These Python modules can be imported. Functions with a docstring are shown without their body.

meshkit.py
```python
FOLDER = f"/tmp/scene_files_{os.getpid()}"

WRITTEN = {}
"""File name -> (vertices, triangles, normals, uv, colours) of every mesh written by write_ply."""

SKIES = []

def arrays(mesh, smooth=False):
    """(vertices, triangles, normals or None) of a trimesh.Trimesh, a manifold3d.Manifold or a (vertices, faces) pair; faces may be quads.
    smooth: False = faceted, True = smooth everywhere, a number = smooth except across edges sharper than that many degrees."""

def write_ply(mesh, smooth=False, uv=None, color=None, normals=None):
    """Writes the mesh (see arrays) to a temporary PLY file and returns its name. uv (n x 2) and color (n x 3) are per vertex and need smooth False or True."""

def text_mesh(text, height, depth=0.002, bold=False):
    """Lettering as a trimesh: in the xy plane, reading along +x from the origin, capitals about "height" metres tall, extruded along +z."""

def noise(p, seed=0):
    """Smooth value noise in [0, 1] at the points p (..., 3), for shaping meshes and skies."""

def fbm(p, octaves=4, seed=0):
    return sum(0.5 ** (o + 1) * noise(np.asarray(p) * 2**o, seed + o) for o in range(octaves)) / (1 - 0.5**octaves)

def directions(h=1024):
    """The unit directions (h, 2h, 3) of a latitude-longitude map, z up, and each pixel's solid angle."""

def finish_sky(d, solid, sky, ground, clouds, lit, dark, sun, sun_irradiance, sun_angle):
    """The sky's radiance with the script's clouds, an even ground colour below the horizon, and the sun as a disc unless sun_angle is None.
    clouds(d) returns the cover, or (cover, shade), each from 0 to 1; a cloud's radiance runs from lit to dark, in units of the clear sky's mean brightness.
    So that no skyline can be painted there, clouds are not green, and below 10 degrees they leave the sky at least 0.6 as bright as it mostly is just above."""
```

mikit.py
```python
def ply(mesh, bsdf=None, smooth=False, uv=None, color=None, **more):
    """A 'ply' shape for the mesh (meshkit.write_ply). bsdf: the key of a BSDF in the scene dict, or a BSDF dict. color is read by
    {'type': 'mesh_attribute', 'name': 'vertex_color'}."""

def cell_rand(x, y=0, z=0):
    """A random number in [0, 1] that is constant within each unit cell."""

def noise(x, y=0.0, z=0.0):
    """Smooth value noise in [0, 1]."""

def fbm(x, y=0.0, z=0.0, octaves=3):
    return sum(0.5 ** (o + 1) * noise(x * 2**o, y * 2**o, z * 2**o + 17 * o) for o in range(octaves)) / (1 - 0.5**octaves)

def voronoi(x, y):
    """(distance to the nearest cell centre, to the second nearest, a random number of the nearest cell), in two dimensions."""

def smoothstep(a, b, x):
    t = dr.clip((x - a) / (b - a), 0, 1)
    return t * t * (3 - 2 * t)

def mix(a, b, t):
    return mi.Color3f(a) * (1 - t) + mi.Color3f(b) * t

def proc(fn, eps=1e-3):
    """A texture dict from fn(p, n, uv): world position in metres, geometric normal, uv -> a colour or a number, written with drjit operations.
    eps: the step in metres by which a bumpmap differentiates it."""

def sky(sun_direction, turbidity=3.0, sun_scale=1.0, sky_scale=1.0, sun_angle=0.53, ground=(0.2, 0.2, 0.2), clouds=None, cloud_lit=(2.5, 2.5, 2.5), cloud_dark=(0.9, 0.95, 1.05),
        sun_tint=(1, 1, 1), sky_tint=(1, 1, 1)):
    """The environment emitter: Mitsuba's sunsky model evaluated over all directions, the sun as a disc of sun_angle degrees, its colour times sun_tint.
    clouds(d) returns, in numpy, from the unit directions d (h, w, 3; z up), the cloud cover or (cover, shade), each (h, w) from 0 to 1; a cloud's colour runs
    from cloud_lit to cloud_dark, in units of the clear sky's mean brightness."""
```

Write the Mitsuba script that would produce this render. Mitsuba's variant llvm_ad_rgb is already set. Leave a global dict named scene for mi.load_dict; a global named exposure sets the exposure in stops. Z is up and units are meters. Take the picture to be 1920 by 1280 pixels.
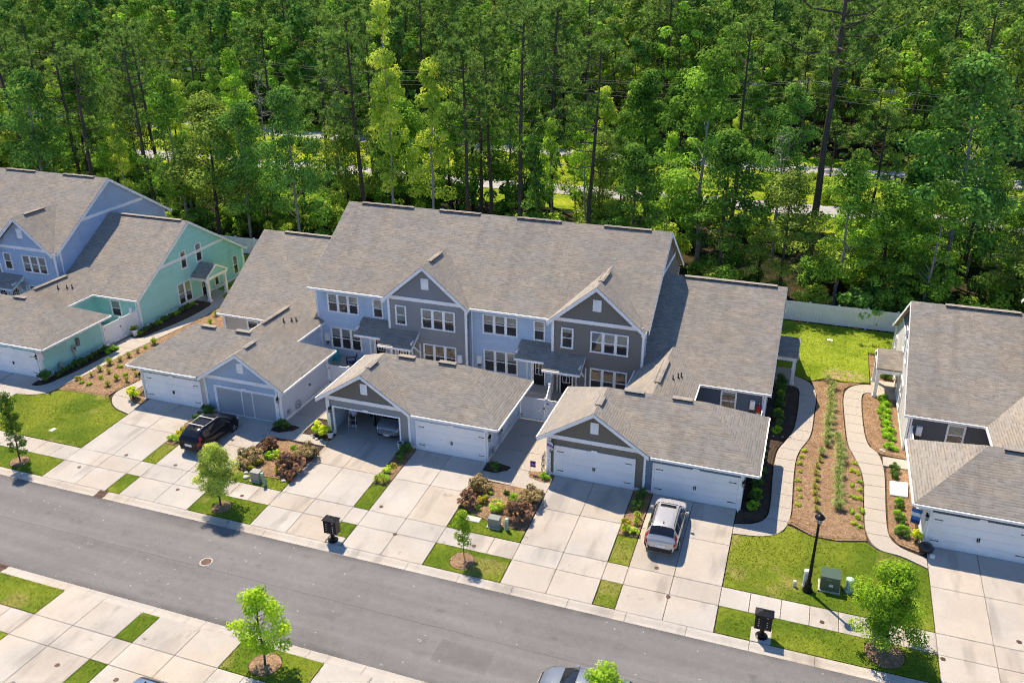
import math, random
import numpy as np, trimesh, shapely
import shapely.geometry as sg, shapely.ops as so
import drjit as dr, mitsuba as mi
import mikit, meshkit
from mikit import proc, noise, fbm, voronoi, cell_rand, smoothstep, mix

# ---------------------------------------------------------------- camera, sky, exposure
T4 = mi.ScalarTransform4f
CAM = np.array([0.0, -33.9, 30.92])
FWD = np.array([-0.3029, 0.8592, -0.4126])
UPV = np.array([-0.1342, 0.3908, 0.9106])
scene = {
    'type': 'scene',
    'camera': {'type': 'perspective', 'fov': 61.22, 'fov_axis': 'x', 'near_clip': 0.1, 'far_clip': 4000.0,
               'to_world': T4().look_at(origin=CAM.tolist(), target=(CAM + FWD).tolist(), up=UPV.tolist())},
    'sky_light': mikit.sky((-2.3, 2.2, 5.2), turbidity=3, sky_scale=0.88, sky_tint=(0.84, 0.98, 1.14), sun_tint=(1.0, 0.995, 0.99)),
}
exposure = 2.17
labels = {}

# ---------------------------------------------------------------- helpers
def C(r, g=None, b=None):
    """sRGB 0-255 -> linear"""
    a = np.array((r, r, r) if g is None else (r, g, b), float) / 255
    return tuple(float(q) for q in np.where(a < 0.04045, a / 12.92, ((a + 0.055) / 1.055) ** 2.4))

def key(base):
    k, n = base, 0
    while k in scene or k in labels:
        n += 1
        k = '%s_%03d' % (base, n)
    return k

def tag(k, label=None, cat=None, group=None, kind=None):
    d = labels.setdefault(k, {})
    for a, b in (('label', label), ('category', cat), ('group', group), ('kind', kind)):
        if b: d[a] = b
    return k

def thing(name, label, cat, group=None):
    k = key(name)
    labels[k] = {}
    return tag(k, label, cat, group)

def add(name, mesh, bsdf, parent=None, color=None, smooth=False, M=None, **t):
    """One mesh = one entry of the scene; color is constant (tuple) or per vertex."""
    k = key(parent + '__' + name if parent else name)
    if isinstance(mesh, MB): mesh = mesh.mesh()
    if isinstance(mesh, dict):
        d = dict(mesh)
    else:
        d = shape(mesh, bsdf, color, smooth)
    if M is not None: d['to_world'] = M
    scene[k] = d
    if t: tag(k, **t)
    return k

def shape(mesh, bsdf, color=None, smooth=False):
    if isinstance(mesh, MB): mesh = mesh.mesh()
    if color is None: return mikit.ply(mesh, bsdf, smooth=smooth)
    if smooth not in (False, True):
        mesh = trimesh.graph.smooth_shade(mesh, angle=np.radians(smooth), facet_minarea=None); smooth = True
    n = len(mesh.vertices)
    col = np.asarray(color, float)
    if col.ndim == 1: col = np.tile(col[:3], (n, 1))
    return mikit.ply(mesh, bsdf, smooth=smooth, color=col)

class MB:
    """Collects vertices and faces into one mesh."""
    def __init__(s): s.v, s.f, s.n = [], [], 0
    def raw(s, v, f):
        v = np.asarray(v, float); f = np.asarray(f, int)
        if f.shape[1] == 4: f = np.vstack([f[:, [0, 1, 2]], f[:, [0, 2, 3]]])
        s.v.append(v); s.f.append(f + s.n); s.n += len(v); return s
    def add(s, m): return s.raw(m.vertices, m.faces)
    def hexa(s, p):
        """8 corners: 0-3 bottom ring, 4-7 top ring."""
        return s.raw(p, [[3, 2, 1, 0], [4, 5, 6, 7], [0, 1, 5, 4], [1, 2, 6, 5], [2, 3, 7, 6], [3, 0, 4, 7]])
    def box(s, x0, x1, y0, y1, z0, z1):
        return s.hexa([[x0, y0, z0], [x1, y0, z0], [x1, y1, z0], [x0, y1, z0], [x0, y0, z1], [x1, y0, z1], [x1, y1, z1], [x0, y1, z1]])
    def bar(s, p, q, r, n=8, r2=None):
        """tapered tube from p to q with caps"""
        p, q = np.array(p, float), np.array(q, float); r2 = r if r2 is None else r2
        d = q - p; d /= np.linalg.norm(d) + 1e-12
        a = np.cross(d, [0, 0, 1] if abs(d[2]) < .9 else [1, 0, 0]); a /= np.linalg.norm(a); b = np.cross(d, a)
        t = np.arange(n) * 2 * np.pi / n
        ring = np.cos(t)[:, None] * a + np.sin(t)[:, None] * b
        v = np.vstack([p + r * ring, q + r2 * ring, [p], [q]])
        i = np.arange(n); j = (i + 1) % n
        f = np.vstack([np.stack([i, j, j + n], 1), np.stack([i, j + n, i + n], 1), np.stack([j, i, i * 0 + 2 * n], 1), np.stack([i + n, j + n, i * 0 + 2 * n + 1], 1)])
        return s.raw(v, f)
    def path(s, pts, rs, n=6):
        """tube along points with radii"""
        pts = np.asarray(pts, float); t = np.arange(n) * 2 * np.pi / n; vs = []
        for k in range(len(pts)):
            d = pts[min(k + 1, len(pts) - 1)] - pts[max(k - 1, 0)]; d /= np.linalg.norm(d) + 1e-12
            a = np.cross(d, [0, 0, 1] if abs(d[2]) < .9 else [1, 0, 0]); a /= np.linalg.norm(a); b = np.cross(d, a)
            vs.append(pts[k] + rs[k] * (np.cos(t)[:, None] * a + np.sin(t)[:, None] * b))
        f = []
        for k in range(len(pts) - 1):
            for i in range(n):
                j = (i + 1) % n; f += [[k * n + i, k * n + j, (k + 1) * n + j], [k * n + i, (k + 1) * n + j, (k + 1) * n + i]]
        for i in range(1, n - 1): f += [[(len(pts) - 1) * n, (len(pts) - 1) * n + i, (len(pts) - 1) * n + i + 1], [0, i + 1, i]]
        return s.raw(np.vstack(vs), f)
    def prism(s, poly, d):
        """3D polygon (convex or not, planar) swept by vector d."""
        poly = np.asarray(poly, float); n = len(poly); d = np.asarray(d, float)
        tri = fan(poly)
        v = np.vstack([poly, poly + d]); f = [t for t in tri] + [[a + n, c + n, b + n] for a, b, c in tri]
        for i in range(n):
            j = (i + 1) % n; f += [[i, i + n, j + n], [i, j + n, j]]
        m = trimesh.Trimesh(v, f, process=False)
        if m.volume < 0: f = [[a, c, b] for a, b, c in f]
        return s.raw(v, f)
    def lathe(s, prof, c=(0, 0, 0), n=16):
        """prof: (r, z) pairs, revolved about the vertical through c"""
        t = np.arange(n) * 2 * np.pi / n; prof = np.asarray(prof, float)
        v = np.vstack([np.stack([r * np.cos(t), r * np.sin(t), t * 0 + z], 1) for r, z in prof]) + np.asarray(c, float)
        f = []
        for k in range(len(prof) - 1):
            for i in range(n):
                j = (i + 1) % n; f += [[k * n + i, k * n + j, (k + 1) * n + j], [k * n + i, (k + 1) * n + j, (k + 1) * n + i]]
        return s.raw(v, f)
    def tf(s, M):
        """apply a 4x4 to everything so far"""
        M = np.asarray(M, float); s.v = [v @ M[:3, :3].T + M[:3, 3] for v in s.v]
        if np.linalg.det(M[:3, :3]) < 0: s.f = [f[:, ::-1] for f in s.f]
        return s
    def mesh(s):
        if not s.v: raise ValueError('empty mesh')
        return trimesh.Trimesh(np.vstack(s.v), np.vstack(s.f), process=False)

def fan(poly):
    """triangles of a planar polygon (ear clipping in its own plane)"""
    n = len(poly)
    if n == 3: return [[0, 1, 2]]
    nr = np.zeros(3)
    for i in range(n): nr += np.cross(poly[i], poly[(i + 1) % n])
    ax = int(np.argmax(np.abs(nr))); uv = np.delete(poly, ax, 1)
    idx = list(range(n)); out = []
    area = sum(uv[i][0] * uv[(i + 1) % n][1] - uv[(i + 1) % n][0] * uv[i][1] for i in range(n)); sg_ = 1 if area > 0 else -1
    def cr(a, b, c): return sg_ * ((b[0] - a[0]) * (c[1] - a[1]) - (b[1] - a[1]) * (c[0] - a[0]))
    guard = 0
    while len(idx) > 3 and guard < 500:
        guard += 1
        for k in range(len(idx)):
            i, j, l = idx[k - 1], idx[k], idx[(k + 1) % len(idx)]
            if cr(uv[i], uv[j], uv[l]) <= 1e-12: continue
            if any(cr(uv[i], uv[j], uv[m]) > -1e-9 and cr(uv[j], uv[l], uv[m]) > -1e-9 and cr(uv[l], uv[i], uv[m]) > -1e-9 for m in idx if m not in (i, j, l)): continue
            out.append([i, j, l]); idx.pop(k); break
    out.append(idx[:3]); return out

def rotz(a, p=(0, 0, 0)):
    c, s_ = math.cos(a), math.sin(a)
    return np.array([[c, -s_, 0, p[0]], [s_, c, 0, p[1]], [0, 0, 1, p[2]], [0, 0, 0, 1.0]])

def gz(y):
    """height of the finished ground: street at 0, lots rising gently on both sides"""
    return 0.0477 * max(0.0, min(y, 10.9)) + 0.0477 * max(0.0, min(-6.6 - y, 14))

# ---------------------------------------------------------------- materials
def vc(rough=0.6, spec=0.4, **k):
    return {'type': 'twosided', 'b': {'type': 'principled', 'base_color': {'type': 'mesh_attribute', 'name': 'vertex_color'}, 'roughness': rough, 'specular': spec, **k}}
def pr(fn, rough=0.8, spec=0.3, eps=1e-3, **k):
    return {'type': 'twosided', 'b': {'type': 'principled', 'base_color': proc(fn, eps), 'roughness': rough, 'specular': spec, **k}}
def bumped(inner, fn, scale=1.0, eps=4e-3):
    return {'type': 'twosided', 'b': {'type': 'bumpmap', 't': proc(fn, eps), 'scale': scale, 'i': inner['b']}}

def lum(v, k): return mi.Color3f(v[0] * k, v[1] * k, v[2] * k)

def shingle_color(p, n, uv):
    u = dr.select(dr.abs(n.x) > dr.abs(n.y), p.y, p.x)
    row = dr.floor(p.z / 0.088); sh = cell_rand(row, 7) * 3.1
    f = p.z / 0.088 - row
    a = cell_rand(dr.floor((u + sh) / 0.33), row, 3)
    b = cell_rand(dr.floor((u + sh * 1.7) / 0.21), row, 5)
    tone = 0.90 + 0.16 * a + 0.12 * (b - .5)
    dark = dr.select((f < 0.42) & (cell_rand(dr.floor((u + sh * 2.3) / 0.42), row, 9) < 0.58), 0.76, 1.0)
    v = dr.select(dr.abs(n.x) > dr.abs(n.y), p.x, p.y)
    big = 0.93 + 0.20 * fbm(p.x * .35, p.y * .35, p.z * .35, 4)
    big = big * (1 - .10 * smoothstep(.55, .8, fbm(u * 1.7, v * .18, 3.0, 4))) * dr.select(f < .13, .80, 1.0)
    hue = smoothstep(.35, .75, noise(u * .8, row * .3, 4.0))
    return mix(C(149, 145, 138), C(156, 149, 138), hue) * (tone * dark * big)
def concrete_base(p, tone):
    big = fbm(p.x * .5, p.y * .5, 2.0, 4); sm = fbm(p.x * 9, p.y * 9, 5.0, 3)
    warm = smoothstep(.3, .75, fbm(p.x * .23 + 9, p.y * .23, 1.0))
    c = mix(C(186, 183, 177), C(187, 179, 167), warm)
    stain = 1 - .20 * smoothstep(.56, .8, fbm(p.x * 1.3, p.y * .35 + 30, 3.0, 4))
    oil = 1 - .45 * smoothstep(.80, .90, fbm(p.x * 1.1 + 60, p.y * 1.1, 6.0, 3)) * smoothstep(.4, .6, sm)
    damp = 1 - .05 * smoothstep(.5, .62, noise(p.x * .35 + 5, p.y * .6, 9.0))
    return c * ((.80 + .26 * big + .10 * (sm - .5)) * stain * oil * damp * tone)
def concrete_color(p, n, uv): return concrete_base(p, 1.0)
def concrete_pale(p, n, uv): return concrete_base(mi.Point3f(p.x + 37, p.y + 11, p.z), 1.02)
def concrete_dull(p, n, uv): return concrete_base(mi.Point3f(p.x - 23, p.y + 29, p.z), .97) * mi.Color3f(1.0, .992, .98)
def path_concrete_color(p, n, uv):
    big = fbm(p.x * .7, p.y * .7, 2.0, 4); sm = fbm(p.x * 11, p.y * 11, 5.0, 3)
    return mix(C(188, 182, 173), C(180, 173, 162), big) * (.90 + .12 * (sm - .5) + .12 * (big - .5))
def asphalt_color(p, n, uv):
    g = noise(p.x * 30, p.y * 30); sm = fbm(p.x * 4, p.y * 4, 1.0)
    streak = fbm(p.x * .10, p.y * 1.8, 4.0, 4); big = fbm(p.x * .3, p.y * .5, 8.0)
    wob = .18 * (noise(p.x * .15) - .5)
    wheel = sum(dr.exp(-dr.square((p.y + c + wob) / .28)) for c in (1.15, 2.65, 4.15, 5.65))
    seam = smoothstep(.05, .012, dr.abs(p.y + 3.42 + .06 * noise(p.x * .9)))
    spot = dr.select((cell_rand(dr.floor(p.x / .07), dr.floor(p.y / .07), 4) > .9987), 2.1, 1.0)
    drip = 1 - .20 * smoothstep(.70, .86, fbm(p.x * 1.0 + 3, p.y * 1.3, 2.0)) * (.5 + .5 * smoothstep(.9, .2, dr.abs(p.y + 1.9)))
    e1 = dr.abs(fbm(p.x * .35 + 20, p.y * .8, 5.0, 4) - .5); crack = smoothstep(.006, .002, e1) * smoothstep(.55, .7, noise(p.x * .12 + 8, p.y * .3))
    patch = dr.select((p.x > -14.2) & (p.x < -11.4) & (p.y > -5.6) & (p.y < -4.1), .87, 1.0)
    edge = 1 - .22 * smoothstep(.55, .05, dr.minimum(dr.abs(p.y), dr.abs(p.y + 6.93))) * (.4 + 1.2 * noise(p.x * 1.4, 3.0))
    k = (.84 + .16 * g + .14 * (sm - .5) + .34 * (streak - .5) + .20 * (big - .5) + .05 * wheel) * spot * drip * patch * edge * (1 - .22 * seam) * (1 - .14 * crack)
    return mi.Color3f(.190, .190, .194) * k
def grass_color(p, n, uv):
    big = fbm(p.x * .35, p.y * .35, 3.0, 4); sm = fbm(p.x * 5, p.y * 5, 1.0, 3); fine = noise(p.x * 22, p.y * 22)
    dry = smoothstep(.56, .78, fbm(p.x * .55 + 40, p.y * .55, 7.0, 4))
    c = mix(mi.Color3f(.090, .150, .012), mi.Color3f(.175, .220, .022), smoothstep(.3, .7, big))
    c = mix(c, mi.Color3f(.26, .24, .07), dry * .75)
    return c * (.62 + .42 * sm + .34 * fine)
def back_grass_color(p, n, uv):
    big = fbm(p.x * .5, p.y * .5, 3.0, 4); sm = fbm(p.x * 4, p.y * 4, 1.0, 3); fine = noise(p.x * 20, p.y * 20)
    bare = smoothstep(1.7, .5, dr.sqrt(dr.square((p.x - 4.4) * .8) + dr.square(p.y - 31.6))) * smoothstep(.3, .6, sm)
    c = mix(mi.Color3f(.15, .23, .014), mi.Color3f(.25, .33, .03), smoothstep(.3, .7, big))
    c = mix(c, mi.Color3f(.36, .28, .15), bare)
    return c * (.62 + .4 * sm + .3 * fine)
def mulch_color(p, n, uv):
    a = fbm(p.x * 3, p.y * 3, 2.0, 4); b = noise(p.x * 26, p.y * 8, 1.0); d = noise(p.x * 9, p.y * 28, 3.0)
    return mix(mi.Color3f(.20, .122, .072), mi.Color3f(.37, .26, .165), a) * (.55 + .45 * b + .4 * d)
def soil_color(p, n, uv):
    a = fbm(p.x * 2, p.y * 2, 2.0, 4); b = noise(p.x * 22, p.y * 22, 1.0)
    return mix(mi.Color3f(.055, .040, .030), mi.Color3f(.10, .075, .055), a) * (.6 + .7 * b)
def forest_color(p, n, uv):
    a = fbm(p.x * .5, p.y * .5, 2.0, 4); b = noise(p.x * 6, p.y * 6, 1.0)
    return mix(mi.Color3f(.020, .028, .010), mi.Color3f(.055, .045, .025), smoothstep(.4, .65, a)) * (.5 + .9 * b)
def verge_color(p, n, uv):
    a = fbm(p.x * .3, p.y * .3, 2.0, 4); b = noise(p.x * 5, p.y * 5, 1.0)
    return mix(mi.Color3f(.15, .24, .012), mi.Color3f(.30, .36, .03), smoothstep(.3, .7, a)) * (.5 + .8 * b)
def bark_color(p, n, uv):
    a = fbm(p.x * 7, p.y * 7, p.z * 1.6, 4)
    return mix(mi.Color3f(.035, .030, .028), mi.Color3f(.15, .125, .105), a)
def pale_bark_color(p, n, uv):
    a = fbm(p.x * 6, p.y * 6, p.z * 2.5, 4)
    return mix(mi.Color3f(.20, .185, .165), mi.Color3f(.44, .42, .39), a)
def rust_color(p, n, uv):
    return mix(mi.Color3f(.09, .055, .045), mi.Color3f(.19, .13, .105), fbm(p.x * 12, p.y * 12, p.z * 12))
def lap(p, n, uv):
    f = p.z / .178 - dr.floor(p.z / .178)
    return (1 - f) * .018
def grain(p, n, uv): return .004 * noise(p.x * 40, p.y * 40, p.z * 40) + .01 * noise(p.x * 9, p.y * 9, p.z * 9)
def dirt_w(p, n, uv): return .22 * smoothstep(.45, .8, fbm(p.x * .9, p.y * .9, p.z * .35, 4))
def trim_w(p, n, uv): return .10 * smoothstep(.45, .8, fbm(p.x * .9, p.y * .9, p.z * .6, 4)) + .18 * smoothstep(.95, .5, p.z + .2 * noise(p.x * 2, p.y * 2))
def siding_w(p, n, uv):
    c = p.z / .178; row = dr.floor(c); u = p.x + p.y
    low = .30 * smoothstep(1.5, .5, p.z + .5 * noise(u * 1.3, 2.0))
    return dr.clip(.20 * smoothstep(.45, .8, fbm(p.x * .9, p.y * .9, p.z * .35, 4)) + .09 * cell_rand(row, dr.floor((u + 1.7 * row) / 3.66)) + .26 * smoothstep(.14, .05, c - row) + low, 0, .6)  # dirt and board tone, plus a shadow line painted along each lap butt edge

scene['matte'] = vc(.65, .35)
scene['gloss'] = vc(.28, .5)
scene['metal'] = vc(.38, .5, metallic=.7)
scene['carpaint'] = vc(.22, .6, metallic=.35, clearcoat=1.0, clearcoat_gloss=.92)
scene['carpaint_dark'] = vc(.12, .25, clearcoat=.5, clearcoat_gloss=.95)
scene['rubber'] = vc(.85, .2)
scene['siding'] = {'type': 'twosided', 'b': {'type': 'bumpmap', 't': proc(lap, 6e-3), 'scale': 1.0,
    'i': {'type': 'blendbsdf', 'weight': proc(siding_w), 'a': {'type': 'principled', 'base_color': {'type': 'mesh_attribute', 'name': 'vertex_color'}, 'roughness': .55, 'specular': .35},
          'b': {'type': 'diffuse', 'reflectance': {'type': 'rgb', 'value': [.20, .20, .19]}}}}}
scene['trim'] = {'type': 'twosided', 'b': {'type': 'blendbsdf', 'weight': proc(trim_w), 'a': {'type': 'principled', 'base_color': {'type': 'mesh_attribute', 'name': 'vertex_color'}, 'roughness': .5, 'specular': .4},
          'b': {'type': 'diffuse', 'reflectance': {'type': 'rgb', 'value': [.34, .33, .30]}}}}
scene['shingle'] = pr(shingle_color, .9, .15)
scene['concrete'] = pr(concrete_color, .85, .2)
scene['concrete_pale'] = pr(concrete_pale, .85, .2)
scene['concrete_dull'] = pr(concrete_dull, .85, .2)
scene['highway_surface'] = pr(lambda p, n, uv: C(178, 178, 182) * (.85 + .3 * fbm(p.x * .4, p.y * 1.2, 1.0)) if False else mi.Color3f(.36, .355, .35) * (.85 + .3 * fbm(p.x * .4, p.y * 1.2, 1.0)), .85, .2)
scene['path_concrete'] = pr(path_concrete_color, .85, .2)
scene['asphalt'] = pr(asphalt_color, .85, .25)
scene['grass'] = pr(grass_color, .9, .1)
scene['back_grass'] = pr(back_grass_color, .9, .1)
scene['mulch'] = pr(mulch_color, .95, .05)
scene['soil'] = pr(soil_color, .95, .05)
scene['forest_floor'] = pr(forest_color, .95, .05)
scene['verge'] = pr(verge_color, .95, .05)
scene['bark'] = pr(bark_color, .9, .1)
scene['pale_bark'] = pr(pale_bark_color, .9, .1)
scene['rust'] = pr(rust_color, .7, .3, metallic=.3)
scene['leaf'] = {'type': 'principledthin', 'base_color': {'type': 'mesh_attribute', 'name': 'vertex_color'}, 'roughness': .55, 'diff_trans': .62, 'eta': 1.35, 'spec_trans': 0.0}
scene['glass'] = {'type': 'thindielectric', 'int_ior': 1.5}
scene['car_glass'] = {'type': 'twosided', 'b': {'type': 'principled', 'base_color': {'type': 'rgb', 'value': [.012, .014, .02]}, 'roughness': .06, 'specular': .7}}
scene['screen'] = vc(.8, .2)
WHITE = C(242, 243, 243); OFFW = C(222, 222, 220); DARK = (.018, .018, .02); BLACK = (.012, .012, .013)
# ---------------------------------------------------------------- ground
R = sg.box
def sheet_mesh(poly, zoff, thick=0.12, hf=gz, cuts=(-20.6, -6.6, 0.0, 10.9), bevel=0):
    """a slab whose top follows the ground at zoff above it, with side faces"""
    polys = [poly] if poly.geom_type == 'Polygon' else list(poly.geoms)
    mb = MB()
    for P in polys:
        bits = []
        ys = [-1e4] + list(cuts) + [1e4]
        for a, b in zip(ys, ys[1:]):
            q = P.intersection(R(-1e4, a, 1e4, b))
            bits += [g for g in getattr(q, 'geoms', [q]) if g.geom_type == 'Polygon' and g.area > 1e-6]
        for g in bits:
            v, f = trimesh.creation.triangulate_polygon(g, engine='earcut')
            if len(f) == 0: continue
            z = np.array([hf(y) for y in v[:, 1]]) + zoff
            a = v[f[:, 1]] - v[f[:, 0]]; c = v[f[:, 2]] - v[f[:, 0]]
            fl = a[:, 0] * c[:, 1] - a[:, 1] * c[:, 0] < 0
            f = np.where(fl[:, None], f[:, ::-1], f)
            mb.raw(np.column_stack([v, z]), f)
        for ring in [P.exterior] + list(P.interiors):
            xy = np.asarray(ring.coords)[:-1]; n = len(xy)
            z = np.array([hf(y) for y in xy[:, 1]]) + zoff
            top = np.column_stack([xy, z]); bot = top - [0, 0, thick]; i = np.arange(n); j = (i + 1) % n
            mb.raw(np.vstack([top, bot]), np.vstack([np.stack([i, i + n, j + n], 1), np.stack([i, j + n, j], 1)]))
    return mb.mesh()
def blob(pts, r=.25):
    """smooth outline through corner points"""
    p = sg.Polygon(pts)
    return p.buffer(-r).buffer(2 * r).buffer(-r) if r else p

XL, XR = -230.0, 150.0
def flat(y): return 0.0
def terr(y):
    return gz(y) - .06 if y < 42 else .45
add('ground', sheet_mesh(R(XL - 200, -70, XR + 200, 43), -.07, .3), 'soil', kind='structure')
add('forest_floor', sheet_mesh(R(XL - 300, 43, XR + 300, 900), -.03, .3), 'forest_floor', kind='structure')
road = key('road'); tag(road, kind='structure')
add('surface', sheet_mesh(R(XL, -6.93, XR, 0.02), 0.0, .2, flat), 'asphalt', road)
hw = key('highway'); tag(hw, kind='structure')
add('carriageway', sheet_mesh(R(XL - 100, 77.4, XR + 100, 82.8), .03, .2), 'highway_surface', hw)
add('carriageway', sheet_mesh(R(XL - 100, 100.2, XR + 100, 105.8), .03, .2), 'highway_surface', hw)
add('verge', sheet_mesh(R(XL - 100, 70.5, XR + 100, 77.2), .01, .2).copy() , 'verge', kind='structure')
add('median', sheet_mesh(R(XL - 100, 83.0, XR + 100, 100.0), .01, .2), 'verge', kind='structure')
add('verge', sheet_mesh(R(XL - 100, 106.0, XR + 100, 112.0), .01, .2), 'verge', kind='structure')

# ---- gutter pans with joints (each cast piece its own part)
def gutter(name, y0, sgn, xs, skip=()):
    k = key(name); tag(k, kind='structure')
    prof = [(0, .004), (.22, -.004), (.46, .05), (.64, .055)]
    for a, b in zip(xs, xs[1:]):
        if any(a < s < b for s in skip):
            s = next(s for s in skip if a < s < b); segs = [(a, s - .33), (s + .33, b)]
        else: segs = [(a, b)]
        for c, d in segs:
            mb = MB(); ring = prof + [(.64, -.2), (0, -.2)]
            mb.prism([(c + .012, y0 + sgn * y, z) for y, z in ring], (d - c - .024, 0, 0))
            add('piece', mb, 'concrete', k)
    return k
gx = [-24.38 + 3.06 * i for i in range(-28, 25)]
gutter('kerb_gutter', 0.0, 1, gx, skip=(-39.3,))
gutter('kerb_gutter', -6.9, -1, [-19.9 + 3.03 * i for i in range(-26, 22)], skip=(-39.35,))
add('kerb_bed', sheet_mesh(R(XL, 0.03, XR, .7), -.12, .1).copy(), 'soil', kind='structure')

# ---- driveways and pavements: each cast slab between two joints is its own part
JG = .017   # half joint
def slabs(name, cells, bsdf='concrete', zoff=.012, base=None):
    k = key(name); tag(k, kind='structure')
    for c in cells:
        g = (c if not isinstance(c, tuple) else R(*c)).buffer(-JG, join_style=2)
        if g.is_empty: continue
        rr = random.Random(str(g.centroid)); add('slab', sheet_mesh(g, zoff + .006 * rr.random(), .1), rr.choice(['concrete', 'concrete', 'concrete_pale', 'concrete_dull']) if bsdf == 'concrete' else bsdf, k)
    return k
YS = [.66, 2.6, 4.05, 7.47, 10.9]
def drive(x0, xm, x1, ys=YS):
    return [(a, c, b, d) for a, b in ((x0, xm), (xm, x1)) for c, d in zip(ys, ys[1:])]
drives = [(-60.4, -57.5, -54.75), (-44.4, -41.75, -39.35), (-38.25, -35.65, -33.15), (-28.65, -26.22, -23.62), (-22.55, -20.06, -17.5),
          (-12.92, -10.36, -7.85), (-6.65, -4.2, -1.65), (8.7, 11.28, 13.9), (15.1, 17.6, 20.2)]
for d in drives: slabs('driveway', drive(*d))
def walk(xs, y0, y1): return [(a, y0, b, y1) for a, b in zip(xs, xs[1:])]
slabs('pavement', walk([-54.75, -53.2, -51.7, -50.2, -48.75, -47.28, -45.8, -44.4], 2.6, 4.05))
slabs('pavement', walk([-39.35, -38.25], 2.6, 4.05)); slabs('pavement', walk([-23.62, -22.55], 2.6, 4.05)); slabs('pavement', walk([-7.85, -6.65], 2.6, 4.05))
slabs('pavement', walk([-33.15, -31.6, -30.15, -28.65], 2.6, 4.05))
slabs('pavement', walk([-17.5, -15.95, -14.45, -12.92], 2.6, 4.05))
slabs('pavement', walk([-1.65, -.15, 1.4, 2.8, 4.19, 5.7, 7.2, 8.7], 2.6, 4.05))
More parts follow.
